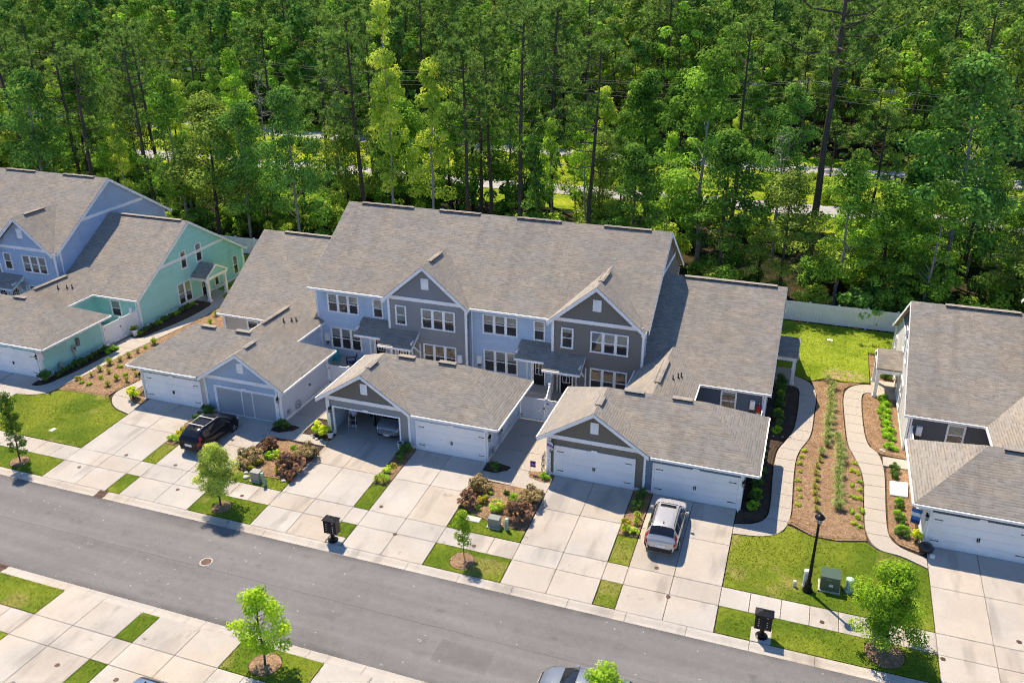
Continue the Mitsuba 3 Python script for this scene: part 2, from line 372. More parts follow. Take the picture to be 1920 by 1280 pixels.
# near side of the street
NY = [-7.46, -9.47, -11.04, -14.6, -18.2]
def ndrive(x0, xm, x1): return [(a, d, b, c) for a, b in ((x0, xm), (xm, x1)) for c, d in zip(NY, NY[1:])]
for d in ((-50.3, -47.8, -45.2), (-44.1, -41.6, -39.1), (-34.48, -32.0, -29.43), (-28.35, -25.83, -23.38), (-18.82, -16.25, -13.7), (-12.6, -10.1, -7.6)): slabs('driveway', ndrive(*d))
slabs('pavement', walk([-39.1, -37.55, -36.0, -34.48], -11.04, -9.47)); slabs('pavement', walk([-29.43, -28.35], -11.04, -9.47))
slabs('pavement', walk([-23.38, -21.85, -20.3, -18.82], -11.04, -9.47)); slabs('pavement', walk([-13.7, -12.6], -11.04, -9.47)); slabs('pavement', walk([-7.6, -6.1, -4.6, -3.1, -1.6, -.1, 1.4, 2.9, 4.4, 5.9, 7.4], -11.04, -9.47))

# ---- curving side paths, cut by their joints into slabs
def cut_walk(poly, ys, xs=()):
    out = []
    e = [-1e3] + list(ys) + [1e3]
    for a, b in zip(e, e[1:]):
        g = poly.intersection(R(-1e3, a, 1e3, b))
        out += [q for q in getattr(g, 'geoms', [g]) if q.geom_type == 'Polygon' and q.area > .05]
    return out
def curve(pts, n=6):
    """Catmull-Rom through the points"""
    P = np.array(pts, float); P = np.vstack([2 * P[0] - P[1], P, 2 * P[-1] - P[-2]]); out = []
    for i in range(1, len(P) - 2):
        for t in np.linspace(0, 1, n, endpoint=False):
            out.append(.5 * ((2 * P[i]) + (P[i + 1] - P[i - 1]) * t + (2 * P[i - 1] - 5 * P[i] + 4 * P[i + 1] - P[i + 2]) * t * t + (3 * P[i] - P[i - 1] - 3 * P[i + 1] + P[i + 2]) * t ** 3))
    return [tuple(p) for p in out] + [tuple(P[-2])]
def path_poly(left, right): return sg.Polygon(curve(left) + curve(right)[::-1]).buffer(0)
# path on the right side of the centre building
pathA = path_poly([(-1.65, 8.57), (0.0, 8.85), (1.0, 9.6), (1.42, 11.2), (1.4, 14.4), (1.4, 17.2), (1.6, 19.0), (2.2, 21.3), (2.35, 24.7), (2.4, 27.6), (1.9, 29.5), (.4, 30.6), (-.95, 30.7)],
                  [(-1.65, 9.5), (-.6, 9.85), (.05, 10.6), (.2, 12.0), (.1, 16.0), (.2, 18.5), (.6, 19.95), (1.06, 21.8), (1.2, 24.5), (1.2, 26.6), (1.1, 28.2), (.3, 28.85), (-.95, 28.95)])
slabs('side_path', cut_walk(pathA, [10.6, 12, 13.4, 14.8, 16.2, 17.6, 19, 20.4, 21.8, 23.2, 24.6, 26, 27.4, 28.8]), 'path_concrete', .02)
pathB = path_poly([(8.68, 8.85), (7.4, 9.45), (6.2, 9.7), (5.65, 10.7), (5.5, 12.4), (5.5, 17.0), (5.0, 19.4), (4.62, 21.0), (4.42, 24.4), (4.33, 28.0), (4.7, 29.6), (5.6, 30.5), (6.9, 30.75), (8.0, 30.8)],
                  [(8.68, 9.75), (8.0, 9.95), (7.25, 10.35), (6.8, 11.2), (6.72, 13.5), (6.8, 18.0), (6.5, 20.3), (5.95, 21.2), (5.7, 22.9), (5.58, 26.0), (5.65, 28.7), (6.2, 29.25), (6.9, 29.35), (8.0, 29.4)])
slabs('side_path', cut_walk(pathB.union(R(6.6, 18.9, 8.3, 20.1).difference(pathB)) if False else pathB, [11, 12.3, 13.6, 14.9, 16.2, 17.5, 18.8, 20.1, 21.4, 22.7, 24, 25.3, 26.6, 27.9, 29.2]), 'path_concrete', .02)
slabs('side_path', [R(6.75, 18.85, 8.25, 20.05).difference(pathB.buffer(.02))], 'path_concrete', .02)
# path between the left building and the centre building
pathC = path_poly([(-54.75, 8.4), (-53.6, 8.6), (-52.6, 9.2), (-52.25, 10.4), (-51.9, 13), (-51.75, 16.5), (-51.35, 19.8), (-50.9, 23), (-50.7, 26), (-51.0, 29), (-52.2, 30.2), (-53.7, 30.4)],
                  [(-54.75, 9.8), (-54.1, 9.9), (-53.6, 10.4), (-53.35, 11.4), (-53.1, 13.4), (-52.95, 16.5), (-52.9, 19), (-52.4, 21.5), (-51.95, 24), (-51.8, 26.4), (-52.1, 28.4), (-53.7, 28.7)])
slabs('side_path', cut_walk(pathC.union(R(-53.9, 17.2, -52.3, 19.6)), [10.6, 12, 13.4, 14.8, 16.2, 17.6, 19, 20.4, 21.8, 23.2, 24.6, 26, 27.4, 28.8]), 'path_concrete', .02)
pathD = path_poly([(-44.42, 8.6), (-46.0, 9.05), (-47.1, 9.95), (-47.55, 11.1), (-47.3, 12.6), (-47.1, 15), (-47.1, 20), (-47.2, 25), (-47.0, 28.8)],
                  [(-44.42, 10.0), (-45.2, 10.05), (-46.1, 10.75), (-46.35, 11.7), (-46.3, 12.7), (-46.1, 15), (-46.1, 20), (-46.2, 25), (-46.2, 28.8)])
slabs('side_path', cut_walk(pathD, [10.5, 12, 13.5, 15, 16.5, 18, 19.5, 21, 22.5, 24, 25.5, 27]), 'path_concrete', .02)
# alleys between the garages
alley1 = sg.Polygon([(-33.15, 8.9), (-32.6, 9.25), (-28.65, 9.3), (-28.65, 10.9), (-29.2, 10.9), (-29.2, 17.2), (-32.9, 17.2), (-32.9, 10.9), (-33.15, 10.9)])
bedA1 = blob([(-33.4, 10.9), (-33.3, 9.9), (-32.6, 9.8), (-31.75, 10.3), (-31.5, 10.85), (-32.7, 11.0)], .1)
bedA2 = blob([(-30.35, 10.75), (-30.1, 10.1), (-29.3, 9.85), (-28.6, 10.0), (-28.6, 10.9), (-29.5, 11.0)], .1)
slabs('alley_path', [g for yy in ((8.8, 10.2), (10.2, 12.4), (12.4, 14.8), (14.8, 17.2)) for a, b in ((-33.2, -30.95), (-30.95, -28.6)) for g in [alley1.difference(bedA1).difference(bedA2).intersection(R(a, yy[0], b, yy[1]))] if g.geom_type == 'Polygon' and g.area > .05], 'path_concrete', .016)
alley2 = sg.Polygon([(-17.5, 9.0), (-16.6, 9.05), (-12.92, 8.85), (-12.92, 9.95), (-13.47, 10.9), (-13.47, 17.2), (-17.49, 17.2), (-17.49, 10.9), (-17.5, 10.0)])
bedB1 = blob([(-17.5, 10.9), (-17.5, 9.95), (-16.7, 9.95), (-16.0, 10.4), (-15.85, 10.85), (-16.9, 11.05)], .1)
bedB2 = blob([(-14.65, 10.75), (-14.4, 10.2), (-13.6, 9.95), (-12.95, 10.0), (-12.95, 10.9), (-13.75, 11.0)], .1)
slabs('alley_path', [g for yy in ((8.8, 10.8), (10.8, 12.9), (12.9, 15), (15, 17.2)) for a, b in ((-17.6, -15.3), (-15.3, -12.9)) for g in [alley2.difference(bedB1).difference(bedB2).intersection(R(a, yy[0], b, yy[1]))] if g.geom_type == 'Polygon' and g.area > .05], 'path_concrete', .016)
# courtyards behind the garages
for a, b in ((-36.2, -16.9), (-16.9, -10.2)): pass
slabs('courtyard', [(x, y0, x + 2.9, y1) for x in np.arange(-36.2, -10.5, 2.9) for y0, y1 in ((17.25, 19.7), (19.7, 22.25))], 'path_concrete', .014)
slabs('courtyard', [(-5.7, 17.3, -3.2, 21.2), (-3.2, 17.3, -1.0, 21.2)], 'path_concrete', .014)
slabs('courtyard', [(-58.7, 17.3, -56.3, 21.2), (-56.3, 17.3, -54.1, 21.2)], 'path_concrete', .014)
slabs('courtyard', [(8.3, 17.5, 10.6, 21.2), (10.6, 17.5, 12.9, 21.2)], 'path_concrete', .014)
slabs('courtyard', [(-45.0, 17.3, -42.9, 21.2), (-42.9, 17.3, -40.7, 21.2)], 'path_concrete', .014)

# ---- planting beds (mulch or bare soil), slightly mounded
beds = []
def bed(name, poly, bsdf='mulch', zoff=.03):
    polys = [poly] if poly.geom_type == 'Polygon' else list(poly.geoms)
    k = key(name); tag(k, kind='structure')
    mb = MB()
    for P in polys:
        mb.add(sheet_mesh(P, zoff, .12))
        inner = P.buffer(-.16)
        if not inner.is_empty: mb.add(sheet_mesh(inner, zoff + .03, .05))
    add('surface', mb, bsdf, k); beds.append((poly, bsdf, zoff))
    return k
def strip_bed(x0, x1, y0, y1, wob=.0): return R(x0, y0, x1, y1)
bed('mulch_bed', blob([(-32.65, 5.25), (-32.75, 8.6), (-31.2, 9.1), (-28.75, 8.75), (-28.7, 5.2), (-30.5, 5.05)], .3))
bed('mulch_bed', blob([(-17.45, 6.25), (-17.6, 7.9), (-16.6, 8.9), (-14.5, 8.95), (-13.0, 8.75), (-12.97, 5.15), (-14.5, 5.05), (-16.7, 5.75)], .3))
bed('mulch_bed', R(-23.58, 6.6, -22.6, 8.6)); bed('soil_bed', R(-23.58, 8.6, -22.6, 10.9), 'mulch')
bed('mulch_bed', R(-39.3, 6.3, -38.3, 10.9)); bed('mulch_bed', R(-7.8, 6.5, -6.7, 8.4)); bed('soil_bed', R(-7.8, 8.4, -6.7, 10.9), 'mulch')
for b in (bedA1, bedA2, bedB1): bed('soil_bed', b, 'soil')
bed('mulch_bed', bedB2)
def disc(x, y, rx, ry=None): return sg.Polygon([(x + rx * math.cos(t), y + (ry or rx) * math.sin(t)) for t in np.linspace(0, 2 * np.pi, 28, endpoint=False)])
rings = [disc(-31.25, 1.55, .58), disc(-15.5, 1.62, .68), disc(-47.15, 1.5, .6), disc(6.3, 1.85, .9), disc(-21.4, -8.5, .75), disc(-5.2, -8.5, .75)]
center_bed = path_poly([(1.25, 10.45), (1.5, 11.4), (1.48, 14.4), (1.48, 17.2), (1.68, 19.0), (2.28, 21.3), (2.43, 24.7), (2.45, 27.6), (1.95, 29.85)],
                       [(5.55, 10.2), (5.45, 12.4), (5.42, 17.0), (4.92, 19.4), (4.54, 21.0), (4.34, 24.4), (4.25, 28.0), (4.5, 29.6), (5.6, 30.7)])
center_bed = center_bed.union(sg.Polygon([(1.25, 10.6), (2.7, 9.75), (4.0, 9.75), (5.6, 10.25), (5.5, 11.2), (1.5, 11.2)]))
bed('mulch_bed', center_bed)
bedR = path_poly([(-1.6, 9.6), (-.65, 9.95), (-.05, 10.7), (.1, 12.0), (0, 16.0), (.1, 18.4), (.5, 19.9)], [(-1.55, 10.85), (-1.02, 10.9), (-1.02, 12), (-1.02, 16), (-1.02, 18), (-1.02, 19.6), (-.5, 19.9)])
bed('soil_bed', bedR, 'soil')
bedR2 = path_poly([(-.4, 19.95), (.5, 20.1), (1.0, 21.8), (1.12, 24.5), (1.12, 26.6), (1.0, 28.1), (.3, 28.75), (-.95, 28.85)], [(-.5, 20.0), (-.95, 20.4), (-.95, 22), (-.95, 24), (-.95, 25.5), (-.95, 27), (-.95, 28), (-.96, 28.8)])
bed('soil_bed', bedR2, 'soil')
bedS = path_poly([(8.2, 20.15), (6.6, 20.35), (6.03, 21.3), (5.78, 22.9), (5.66, 26.0), (5.73, 28.6), (6.3, 29.15), (8.0, 29.3)], [(8.2, 20.2), (8.2, 21), (8.2, 22), (8.2, 24), (8.2, 26), (8.2, 27.5), (8.2, 28.6), (8.1, 29.25)])
bed('mulch_bed', bedS)
bed('mulch_bed', blob([(8.25, 18.75), (6.95, 18.65), (6.86, 15.5), (6.8, 11.3), (7.3, 10.45), (8.6, 10.0), (8.65, 10.8), (8.25, 11.0)], .2))
bed('mulch_bed', blob([(6.3, 30.9), (6.25, 36.6), (7.6, 36.7), (8.2, 31.0)], .2))
bed('mulch_bed', path_poly([(-52.1, 9.9), (-52.05, 10.8), (-51.8, 13), (-51.65, 16.5), (-51.25, 19.8), (-50.8, 23), (-50.6, 26), (-50.6, 29)], [(-47.75, 10.2), (-47.65, 11.2), (-47.4, 12.8), (-47.2, 15), (-47.2, 20), (-47.3, 25), (-47.2, 27), (-47.1, 29)]))
bed('soil_bed', path_poly([(-54.7, 9.95), (-54.15, 10.0), (-53.7, 10.5), (-53.45, 11.5), (-53.2, 13.4), (-53.05, 16.6), (-53.0, 17.15)], [(-54.7, 10.9), (-54.0, 10.95), (-54.0, 11.5), (-54.0, 12.5), (-54.0, 14.5), (-54.0, 16.5), (-54.0, 17.15)]), 'soil')
bed('soil_bed', path_poly([(-53.9, 19.7), (-52.95, 19.75), (-52.5, 21.5), (-52.05, 24), (-51.9, 26.4), (-52.2, 28.3), (-53.8, 28.5)], [(-53.95, 19.8), (-53.95, 20.5), (-53.95, 22), (-53.95, 24), (-53.95, 26), (-53.95, 27.5), (-53.95, 28.4)]), 'soil')
bed('mulch_bed', blob([(-46.3, 10.85), (-45.2, 10.1), (-44.45, 10.1), (-44.45, 10.85), (-45.5, 10.95), (-46.0, 12.4), (-46.25, 12.0)], .06), 'mulch')

# ---- lawns: a sheet plus short blades
def lawn(poly, zoff=.022, bsdf='grass', dens=120, hmax=.045, seed=1):
    polys = [poly] if poly.geom_type == 'Polygon' else [g for g in poly.geoms if g.geom_type == 'Polygon']
    k = key('lawn'); tag(k, kind='structure')
    mb = MB()
    for P in polys: mb.add(sheet_mesh(P, zoff, .12))
    add('turf', mb, bsdf, k)
    rng = np.random.default_rng(seed); area = poly.area; n = int(area * dens)
    x0, y0, x1, y1 = poly.bounds
    pts = np.column_stack([rng.uniform(x0, x1, n * 3), rng.uniform(y0, y1, n * 3)])
    pe = poly.buffer(.045); pts = pts[shapely.contains_xy(pe, pts[:, 0], pts[:, 1])][:n]
    m = len(pts); a = rng.uniform(0, 2 * np.pi, m); h = rng.uniform(.4, 1, m) * hmax * (.6 + .8 * meshkit.noise(np.column_stack([pts * .7, np.zeros(m)]))); w = rng.uniform(.02, .045, m)
    z = np.array([gz(y) for y in pts[:, 1]]) + zoff
    d = np.column_stack([np.cos(a), np.sin(a)]); b = np.column_stack([pts, z])
    le = rng.normal(0, .03, (m, 2))
    v = np.stack([np.column_stack([b[:, :2] - d * w[:, None], b[:, 2]]), np.column_stack([b[:, :2] + d * w[:, None], b[:, 2]]), np.column_stack([b[:, :2] + le, b[:, 2] + h])], 1).reshape(-1, 3)
    t = (meshkit.fbm(np.column_stack([pts * .55, np.ones(m)]))[:, None] - .5) * 1.4 + .5
    col = (1 - t) * np.array([.085, .15, .012]) + t * np.array([.22, .26, .03])
    if bsdf == 'back_grass': col = col * np.array([1.45, 1.4, 1.1])
    col = col * rng.uniform(.75, 1.15, (m, 1))
    col = np.clip(np.repeat(col, 3, 0), .004, .8)
    bl = trimesh.Trimesh(v, np.arange(3 * m).reshape(-1, 3), process=False)
    add('blades', shape(bl, 'leaf', col), None, k)
    scene[k + '__blades']['face_normals'] = True
    tag(k + '__blades', kind='stuff')
    return k
lawn(sg.Polygon(curve([(-54.72, 4.1), (-54.72, 8.3), (-53.6, 8.5), (-52.5, 9.1), (-52.0, 9.8)], 4) + curve([(-51.5, 10.0), (-49.8, 10.2), (-47.7, 10.25)], 4) + curve([(-47.1, 9.75), (-46.0, 8.95), (-44.45, 8.5)], 4) + [(-44.45, 4.1)]), seed=2)
strips = [R(-54.72, .7, -44.43, 2.57), R(-39.3, .7, -38.28, 2.57), R(-39.3, 4.08, -38.28, 6.25), R(-33.1, .7, -28.68, 2.57), R(-23.58, 4.08, -22.58, 6.55), R(-17.45, .7, -12.96, 2.57), R(-7.8, .7, -6.68, 2.57), R(-7.8, 4.08, -6.68, 6.45), R(-1.6, .7, 8.66, 2.57)]
pads = [R(-23.55, .7, -22.62, 1.35), R(.1, .7, 1.08, 1.66)]
for i, s in enumerate(strips):
    for r_ in rings: s = s.difference(r_.buffer(.03))
    lawn(s.difference(pads[1]), seed=10 + i)
lawn(R(-23.56, 1.4, -22.6, 2.57), seed=30); 
lawn(sg.Polygon([(-33.1, 4.08), (-28.7, 4.08), (-28.7, 5.15), (-30.5, 5.0), (-32.6, 5.2), (-33.1, 6.5)]), seed=31)
lawn(sg.Polygon([(-17.45, 4.08), (-12.97, 4.08), (-12.97, 5.1), (-14.5, 5.0), (-16.75, 5.7), (-17.45, 6.2)]), seed=32)
lawn(sg.Polygon(curve([(-1.6, 8.5), (0, 8.78), (1.05, 9.55), (1.3, 10.3)], 4) + curve([(2.7, 9.65), (4.0, 9.65), (5.55, 10.1)], 4) + curve([(6.1, 9.6), (7.4, 9.35), (8.66, 8.75)], 4) + [(8.66, 4.08), (-1.6, 4.08)]), seed=33)
for i, s in enumerate([R(-39.05, -9.44, -34.5, -7.48), R(-29.4, -9.44, -28.38, -7.48), R(-29.4, -14.6, -28.38, -11.07), R(-23.35, -9.44, -18.85, -7.48), R(-7.57, -9.44, -3.1, -7.48), R(-39.05, -18, -34.5, -11.07), R(-13.67, -9.44, -12.63, -7.48), R(-23.35, -18, -18.85, -11.07)]):
    for r_ in rings: s = s.difference(r_.buffer(.03))
    lawn(s, seed=40 + i)
for r_ in rings: bed('mulch_ring', r_)
lawn(sg.Polygon([(-.9, 30.8), (.5, 30.7), (1.9, 29.95), (3.2, 30.9), (4.3, 30.6), (5.6, 30.85), (6.2, 31.0), (6.2, 36.7), (8.1, 36.8), (8.1, 37.2), (20, 37.2), (20, 41.7), (-12, 41.7), (-12, 37.3), (-.9, 37.2)]), bsdf='back_grass', dens=60, hmax=.07, seed=50)
lawn(R(-62, 37.3, -12.2, 41.7), bsdf='back_grass', dens=30, hmax=.07, seed=51)
lawn(sg.Polygon([(-53.8, 30.6), (-50.6, 29.2), (-47.1, 29.2), (-45.3, 29), (-45.3, 37.2), (-53.8, 37.2)]), bsdf='back_grass', dens=40, seed=52)
lawn(R(-7.57, -18, 20, -11.07), dens=8, seed=60); lawn(R(-3.05, -9.44, 20, -7.48), dens=8, seed=61); lawn(R(13.95, .7, 15.05, 10.8), dens=20, seed=62); lawn(R(-66, 11, -60.5, 10.9).buffer(.01), dens=5, seed=63) if False else None
for p in pads: add('mailbox_pad', sheet_mesh(p, .03, .12), 'concrete', kind='structure')
# pine straw lying loose on the mulch
def straw():
    rng = np.random.default_rng(5); vs, cs = [], []
    for poly, bs, zo in beds:
        if bs != 'mulch': continue
        x0, y0, x1, y1 = poly.bounds; n = int(poly.area * 70)
        p = np.column_stack([rng.uniform(x0, x1, n * 3), rng.uniform(y0, y1, n * 3)]); p = p[shapely.contains_xy(poly, p[:, 0], p[:, 1])][:n]; m = len(p)
        a = rng.uniform(0, np.pi, m); d = np.column_stack([np.cos(a), np.sin(a)]); e = np.column_stack([-d[:, 1], d[:, 0]])
        L = rng.uniform(.05, .14, (m, 1)); z = np.array([gz(y) for y in p[:, 1]]) + zo + .036
        z1, z2 = z + rng.uniform(0, .03, m), z + rng.uniform(.005, .04, m)
        vs.append(np.stack([np.column_stack([p - d * L - e * .012, z1]), np.column_stack([p - d * L + e * .012, z1]), np.column_stack([p + d * L, z2])], 1).reshape(-1, 3))
        t = rng.uniform(0, 1, (m, 1)); cs.append(np.repeat((1 - t) * np.array([.17, .085, .04]) + t * np.array([.52, .36, .21]), 3, 0))
    v = np.vstack(vs); add('pine_straw', trimesh.Trimesh(v, np.arange(len(v)).reshape(-1, 3), process=False), 'matte', color=np.vstack(cs), kind='stuff', label='loose pine straw scattered over the planting beds', cat='straw')
straw()
# ---------------------------------------------------------------- buildings
PERI = C(172, 194, 220); BLUE = C(184, 208, 232); GRAYA = C(142, 147, 149); GRAYB = C(124, 121, 115); CREAM = C(205, 196, 182); TEAL = C(166, 226, 217)
BROWN = C(118, 112, 99); SLATE = C(108, 128, 148); CHAR = C(92, 96, 103); LBLUE = C(202, 212, 226); TAUPE = C(118, 113, 104); NAVY = C(86, 102, 122); GARBLUE = C(174, 194, 216)
FL = .52      # floor level of the lots

def visible(x, y, z, m=60):
    d = np.array([x, y, z]) - CAM; f = d @ FWD; r = np.cross(FWD, UPV)
    if f < 1: return False
    u = 960 + 1622.3 * (d @ r) / f; v = 640 - 1622.3 * (d @ UPV) / f
    return -m < u < 1920 + m and -m < v < 1280 + m

def board(mb, p, q, h, t, out, drop=0.0):
    """a trim board hanging below the edge p-q, t thick towards out"""
    p, q, o = np.array(p, float), np.array(q, float), np.array(out, float)
    dz = np.array([0, 0, 1.0]); p = p - drop * dz; q = q - drop * dz
    a, b = p - h * dz, q - h * dz
    ring = [a, b, b + o * t, a + o * t, p, q, q + o * t, p + o * t]
    m = MB().hexa(ring).mesh()
    if m.volume < 0: m.invert()
    return mb.add(m)

def roof_planes(polys, t=.13):
    mb = MB()
    for P in polys: mb.prism(P, (0, 0, -t))
    return mb

class Wall:
    """a local frame on a wall: u to the viewer's right along the wall, v up, w outwards"""
    def __init__(s, origin, u, w):
        s.o, s.u, s.w = np.array(origin, float), np.array(u, float), np.array(w, float)
    def m(s):
        M = np.eye(4); M[:3, 0], M[:3, 1], M[:3, 2], M[:3, 3] = s.u, s.w, (0, 0, 1), s.o; return M
    def mesh(s, mb):
        m = mb.mesh(); m.apply_transform(s.m())
        if np.linalg.det(s.m()[:3, :3]) < 0: m.invert()
        return m
def front(y): return Wall((0, y, 0), (1, 0, 0), (0, -1, 0))
def right(x): return Wall((x, 0, 0), (0, 1, 0), (1, 0, 0))
def left(x): return Wall((x, 0, 0), (0, -1, 0), (-1, 0, 0))

def window(parent, W, u0, u1, z0, z1, n=1, blind=.5, label=None, seed=0):
    """double hung sashes side by side; local y is outwards"""
    ctr = W.o + W.u * (u0 + u1) / 2 + np.array([0, 0, (z0 + z1) / 2])
    if not visible(*ctr): return
    F = .085; fr = MB()
    fr.box(u0, u1, 0.004, .075, z1 - F, z1); fr.box(u0 - .02, u1 + .02, .004, .10, z0 - .03, z0 + F * .8)
    fr.box(u0, u0 + F, .004, .075, z0 + F * .8, z1 - F); fr.box(u1 - F, u1, .004, .075, z0 + F * .8, z1 - F)
    pw = (u1 - u0 - 2 * F - (n - 1) * .15) / n; cells = []
    for i in range(n):
        a = u0 + F + i * (pw + .15); cells.append((a, a + pw))
        if i: fr.box(a - .15, a, .004, .07, z0 + F * .8, z1 - F)
    zm = z0 + (z1 - z0) * .5
    for a, b in cells:
        fr.box(a, b, .012, .062, zm - .03, zm + .03)
        for c, d in ((a, a + .03), (b - .03, b)): fr.box(c, d, .012, .055, z0 + F * .8, zm - .03); fr.box(c, d, .012, .058, zm + .03, z1 - F)
    k = add('window', W.mesh(fr), 'trim', parent, WHITE)
    rng = random.Random(int(ctr[0] * 77 + ctr[1] * 31 + ctr[2] * 13))
    for a, b in cells:
        add('pane', W.mesh(MB().box(a + .002, b - .002, .040, .041, z0 + F * .8, z1 - F)), 'glass', k)
    rm = MB().box(u0 + F, u1 - F, .003, .006, z0 + F * .8, z1 - F)
    add('interior', W.mesh(rm), 'matte', k, (.02, .022, .026))
    bl = MB(); kb = blind + rng.choice([-.3, -.12, 0, 0, .02, .25])
    for a, b in cells:
        h = (z1 - z0) * float(np.clip(kb + rng.uniform(-.02, .02), .12, .86)) if blind else 0
        if h: 
            zz = np.arange(z1 - F - h, z1 - F - .03, .062)
            for z in zz: bl.box(a + .02, b - .02, .012, .026, z, z + .052)
    if blind: add('blind', W.mesh(bl), 'matte', k, C(134, 144, 142))
    return k

def downspout(parent, x, y, z0, z1, name='downspout'):
    mb = MB().box(x - .045, x + .045, y - .035, y + .035, z0, z1)
    mb.box(x - .05, x + .05, y - .16, y + .035, z0, z0 + .09)
    return add(name, mb, 'trim', parent, WHITE)

def ridge_vent(parent, p, q):
    p, q = np.array(p, float), np.array(q, float); d = (q - p) / np.linalg.norm(q - p); s_ = np.array([-d[1], d[0], 0])
    mb = MB()
    for sg_ in (1, -1):
        a = p + sg_ * s_ * .2 - [0, 0, .02]; b = q + sg_ * s_ * .2 - [0, 0, .02]
        ring = [a, b, q + [0, 0, .01], p + [0, 0, .01], a + [0, 0, .035], b + [0, 0, .035], q + [0, 0, .055], p + [0, 0, .055]]
        m = MB().hexa(ring).mesh()
        if m.volume < 0: m.invert()
        mb.add(m)
    k = add('ridge_vent', mb, 'shingle', parent)
    sl = MB()
    for sg_ in (1, -1):
        a = p + sg_ * s_ * .205 - [0, 0, .05]; b = q + sg_ * s_ * .205 - [0, 0, .05]
        ring = [a, b, b + sg_ * s_ * .02, a + sg_ * s_ * .02]; m = MB().hexa(ring + [r + np.array([0, 0, .058]) for r in ring]).mesh()
        if m.volume < 0: m.invert()
        sl.add(m)
    add('louver', sl, 'matte', k, (.018, .018, .02))

def pipe_vent(parent, x, y, z):
    mb = MB().bar((x, y, z - .15), (x, y, z + .30), .04, 10).lathe([(.12, -.04), (.08, .03), (.045, .07)], (x, y, z), 10)
    add('vent_pipe', mb, 'matte', parent, (.015, .015, .017))

def gable_vent(parent, W, u, z, w=.62, h=.88):
    fr = MB(); fr.box(u - w / 2, u + w / 2, .004, .05, z - h / 2, z + h / 2)
    k = add('gable_vent', W.mesh(fr), 'trim', parent, WHITE)
    sl = MB()
    for i in range(8):
        zz = z - h / 2 + .08 + i * (h - .16) / 8
        sl.hexa([[u - w / 2 + .07, .051, zz], [u + w / 2 - .07, .051, zz], [u + w / 2 - .07, .075, zz], [u - w / 2 + .07, .075, zz], [u - w / 2 + .07, .051, zz + .075], [u + w / 2 - .07, .051, zz + .075], [u + w / 2 - .07, .056, zz + .075], [u - w / 2 + .07, .056, zz + .075]])
    add('slat', W.mesh(sl), 'trim', k, WHITE)

def lantern(name, W, u, z, label, parent=None):
    """wall lantern, hung on a wall: a thing of its own"""
    if not visible(*(W.o + W.u * u + np.array([0, 0, z])), 0): return
    k = thing(name, label, 'wall lamp', 'black wall lanterns beside the garage doors')
    b = MB(); b.box(u - .06, u + .06, .004, .03, z + .08, z + .30); b.bar((u, .02, z + .22), (u, .15, z + .30), .015); b.bar((u, .15, z + .31), (u, .15, z + .22), .012)
    add('bracket', W.mesh(b), 'metal', k, BLACK)
    c = MB().lathe([(.02, .26), (.11, .17), (.115, .15), (.085, .15)], (u, .15, z), 8); c.lathe([(.055, -.12), (.075, -.10), (.07, -.08), (.01, -.16)], (u, .15, z), 8)
    for i in range(4):
        a = i * np.pi / 2 + .78; c.bar((u + .09 * math.cos(a), .15 + .09 * math.sin(a), z + .15), (u + .065 * math.cos(a), .15 + .065 * math.sin(a), z - .1), .009, 5)
    add('cage', W.mesh(c), 'metal', k, BLACK)
    add('glass_shade', W.mesh(MB().lathe([(.08, .15), (.058, -.09)], (u, .15, z), 8)), 'gloss', k, C(150, 150, 148))

def garage_door(parent, W, u0, u1, z0, z1, handle=True):
    """sectional door: frame, four sections with raised panels, black straps and a pull"""
    k = add('garage_door', W.mesh(MB().box(u0, u1, .0, .012, z0, z1)), 'matte', parent, C(120, 120, 120))
    tr = MB(); t = .10
    tr.box(u0 - t, u0, .004, .055, z0, z1 + t); tr.box(u1, u1 + t, .004, .055, z0, z1 + t); tr.box(u0, u1, .004, .055, z1, z1 + t)
    add('frame', W.mesh(tr), 'trim', k, WHITE)
    nh = 4; h = (z1 - z0) / nh
    for i in range(nh):
        mb = MB(); a = z0 + i * h + .006; b = z0 + (i + 1) * h - .006
        mb.box(u0 + .01, u1 - .01, .012, .028, a, b)
        n = 8; w = (u1 - u0 - .12) / n
        for j in range(n):
            c = u0 + .06 + j * w
            mb.box(c + .035, c + w - .035, .0285, .0305, a + .06, b - .06)
        add('section', W.mesh(mb), 'trim', k, WHITE)
    for uu, sg_ in ((u0 + .1, 1), (u1 - .1, -1)):
        for zz in (z0 + .42, z1 - .32):
            mb = MB().box(min(uu, uu + sg_ * .42), max(uu, uu + sg_ * .42), .034, .046, zz - .022, zz + .022)
            mb.box(uu + sg_ * .40 - .03, uu + sg_ * .40 + .03, .034, .048, zz - .035, zz + .035)
            add('strap_hinge', W.mesh(mb), 'metal', k, BLACK)
    if handle:
        um = (u0 + u1) / 2; zm = z0 + .95
        for s_ in (-.045, .045): add('handle', W.mesh(MB().box(um + s_ - .03, um + s_ + .03, .034, .05, zm - .13, zm + .13).bar((um + s_, .075, zm - .1), (um + s_, .075, zm + .1), .013)), 'metal', k, BLACK)
    return k

def number_plate(parent, W, u, z):
    k = add('number_plate', W.mesh(MB().box(u - .2, u + .2, .0555, .07, z - .075, z + .075)), 'trim', parent, WHITE)

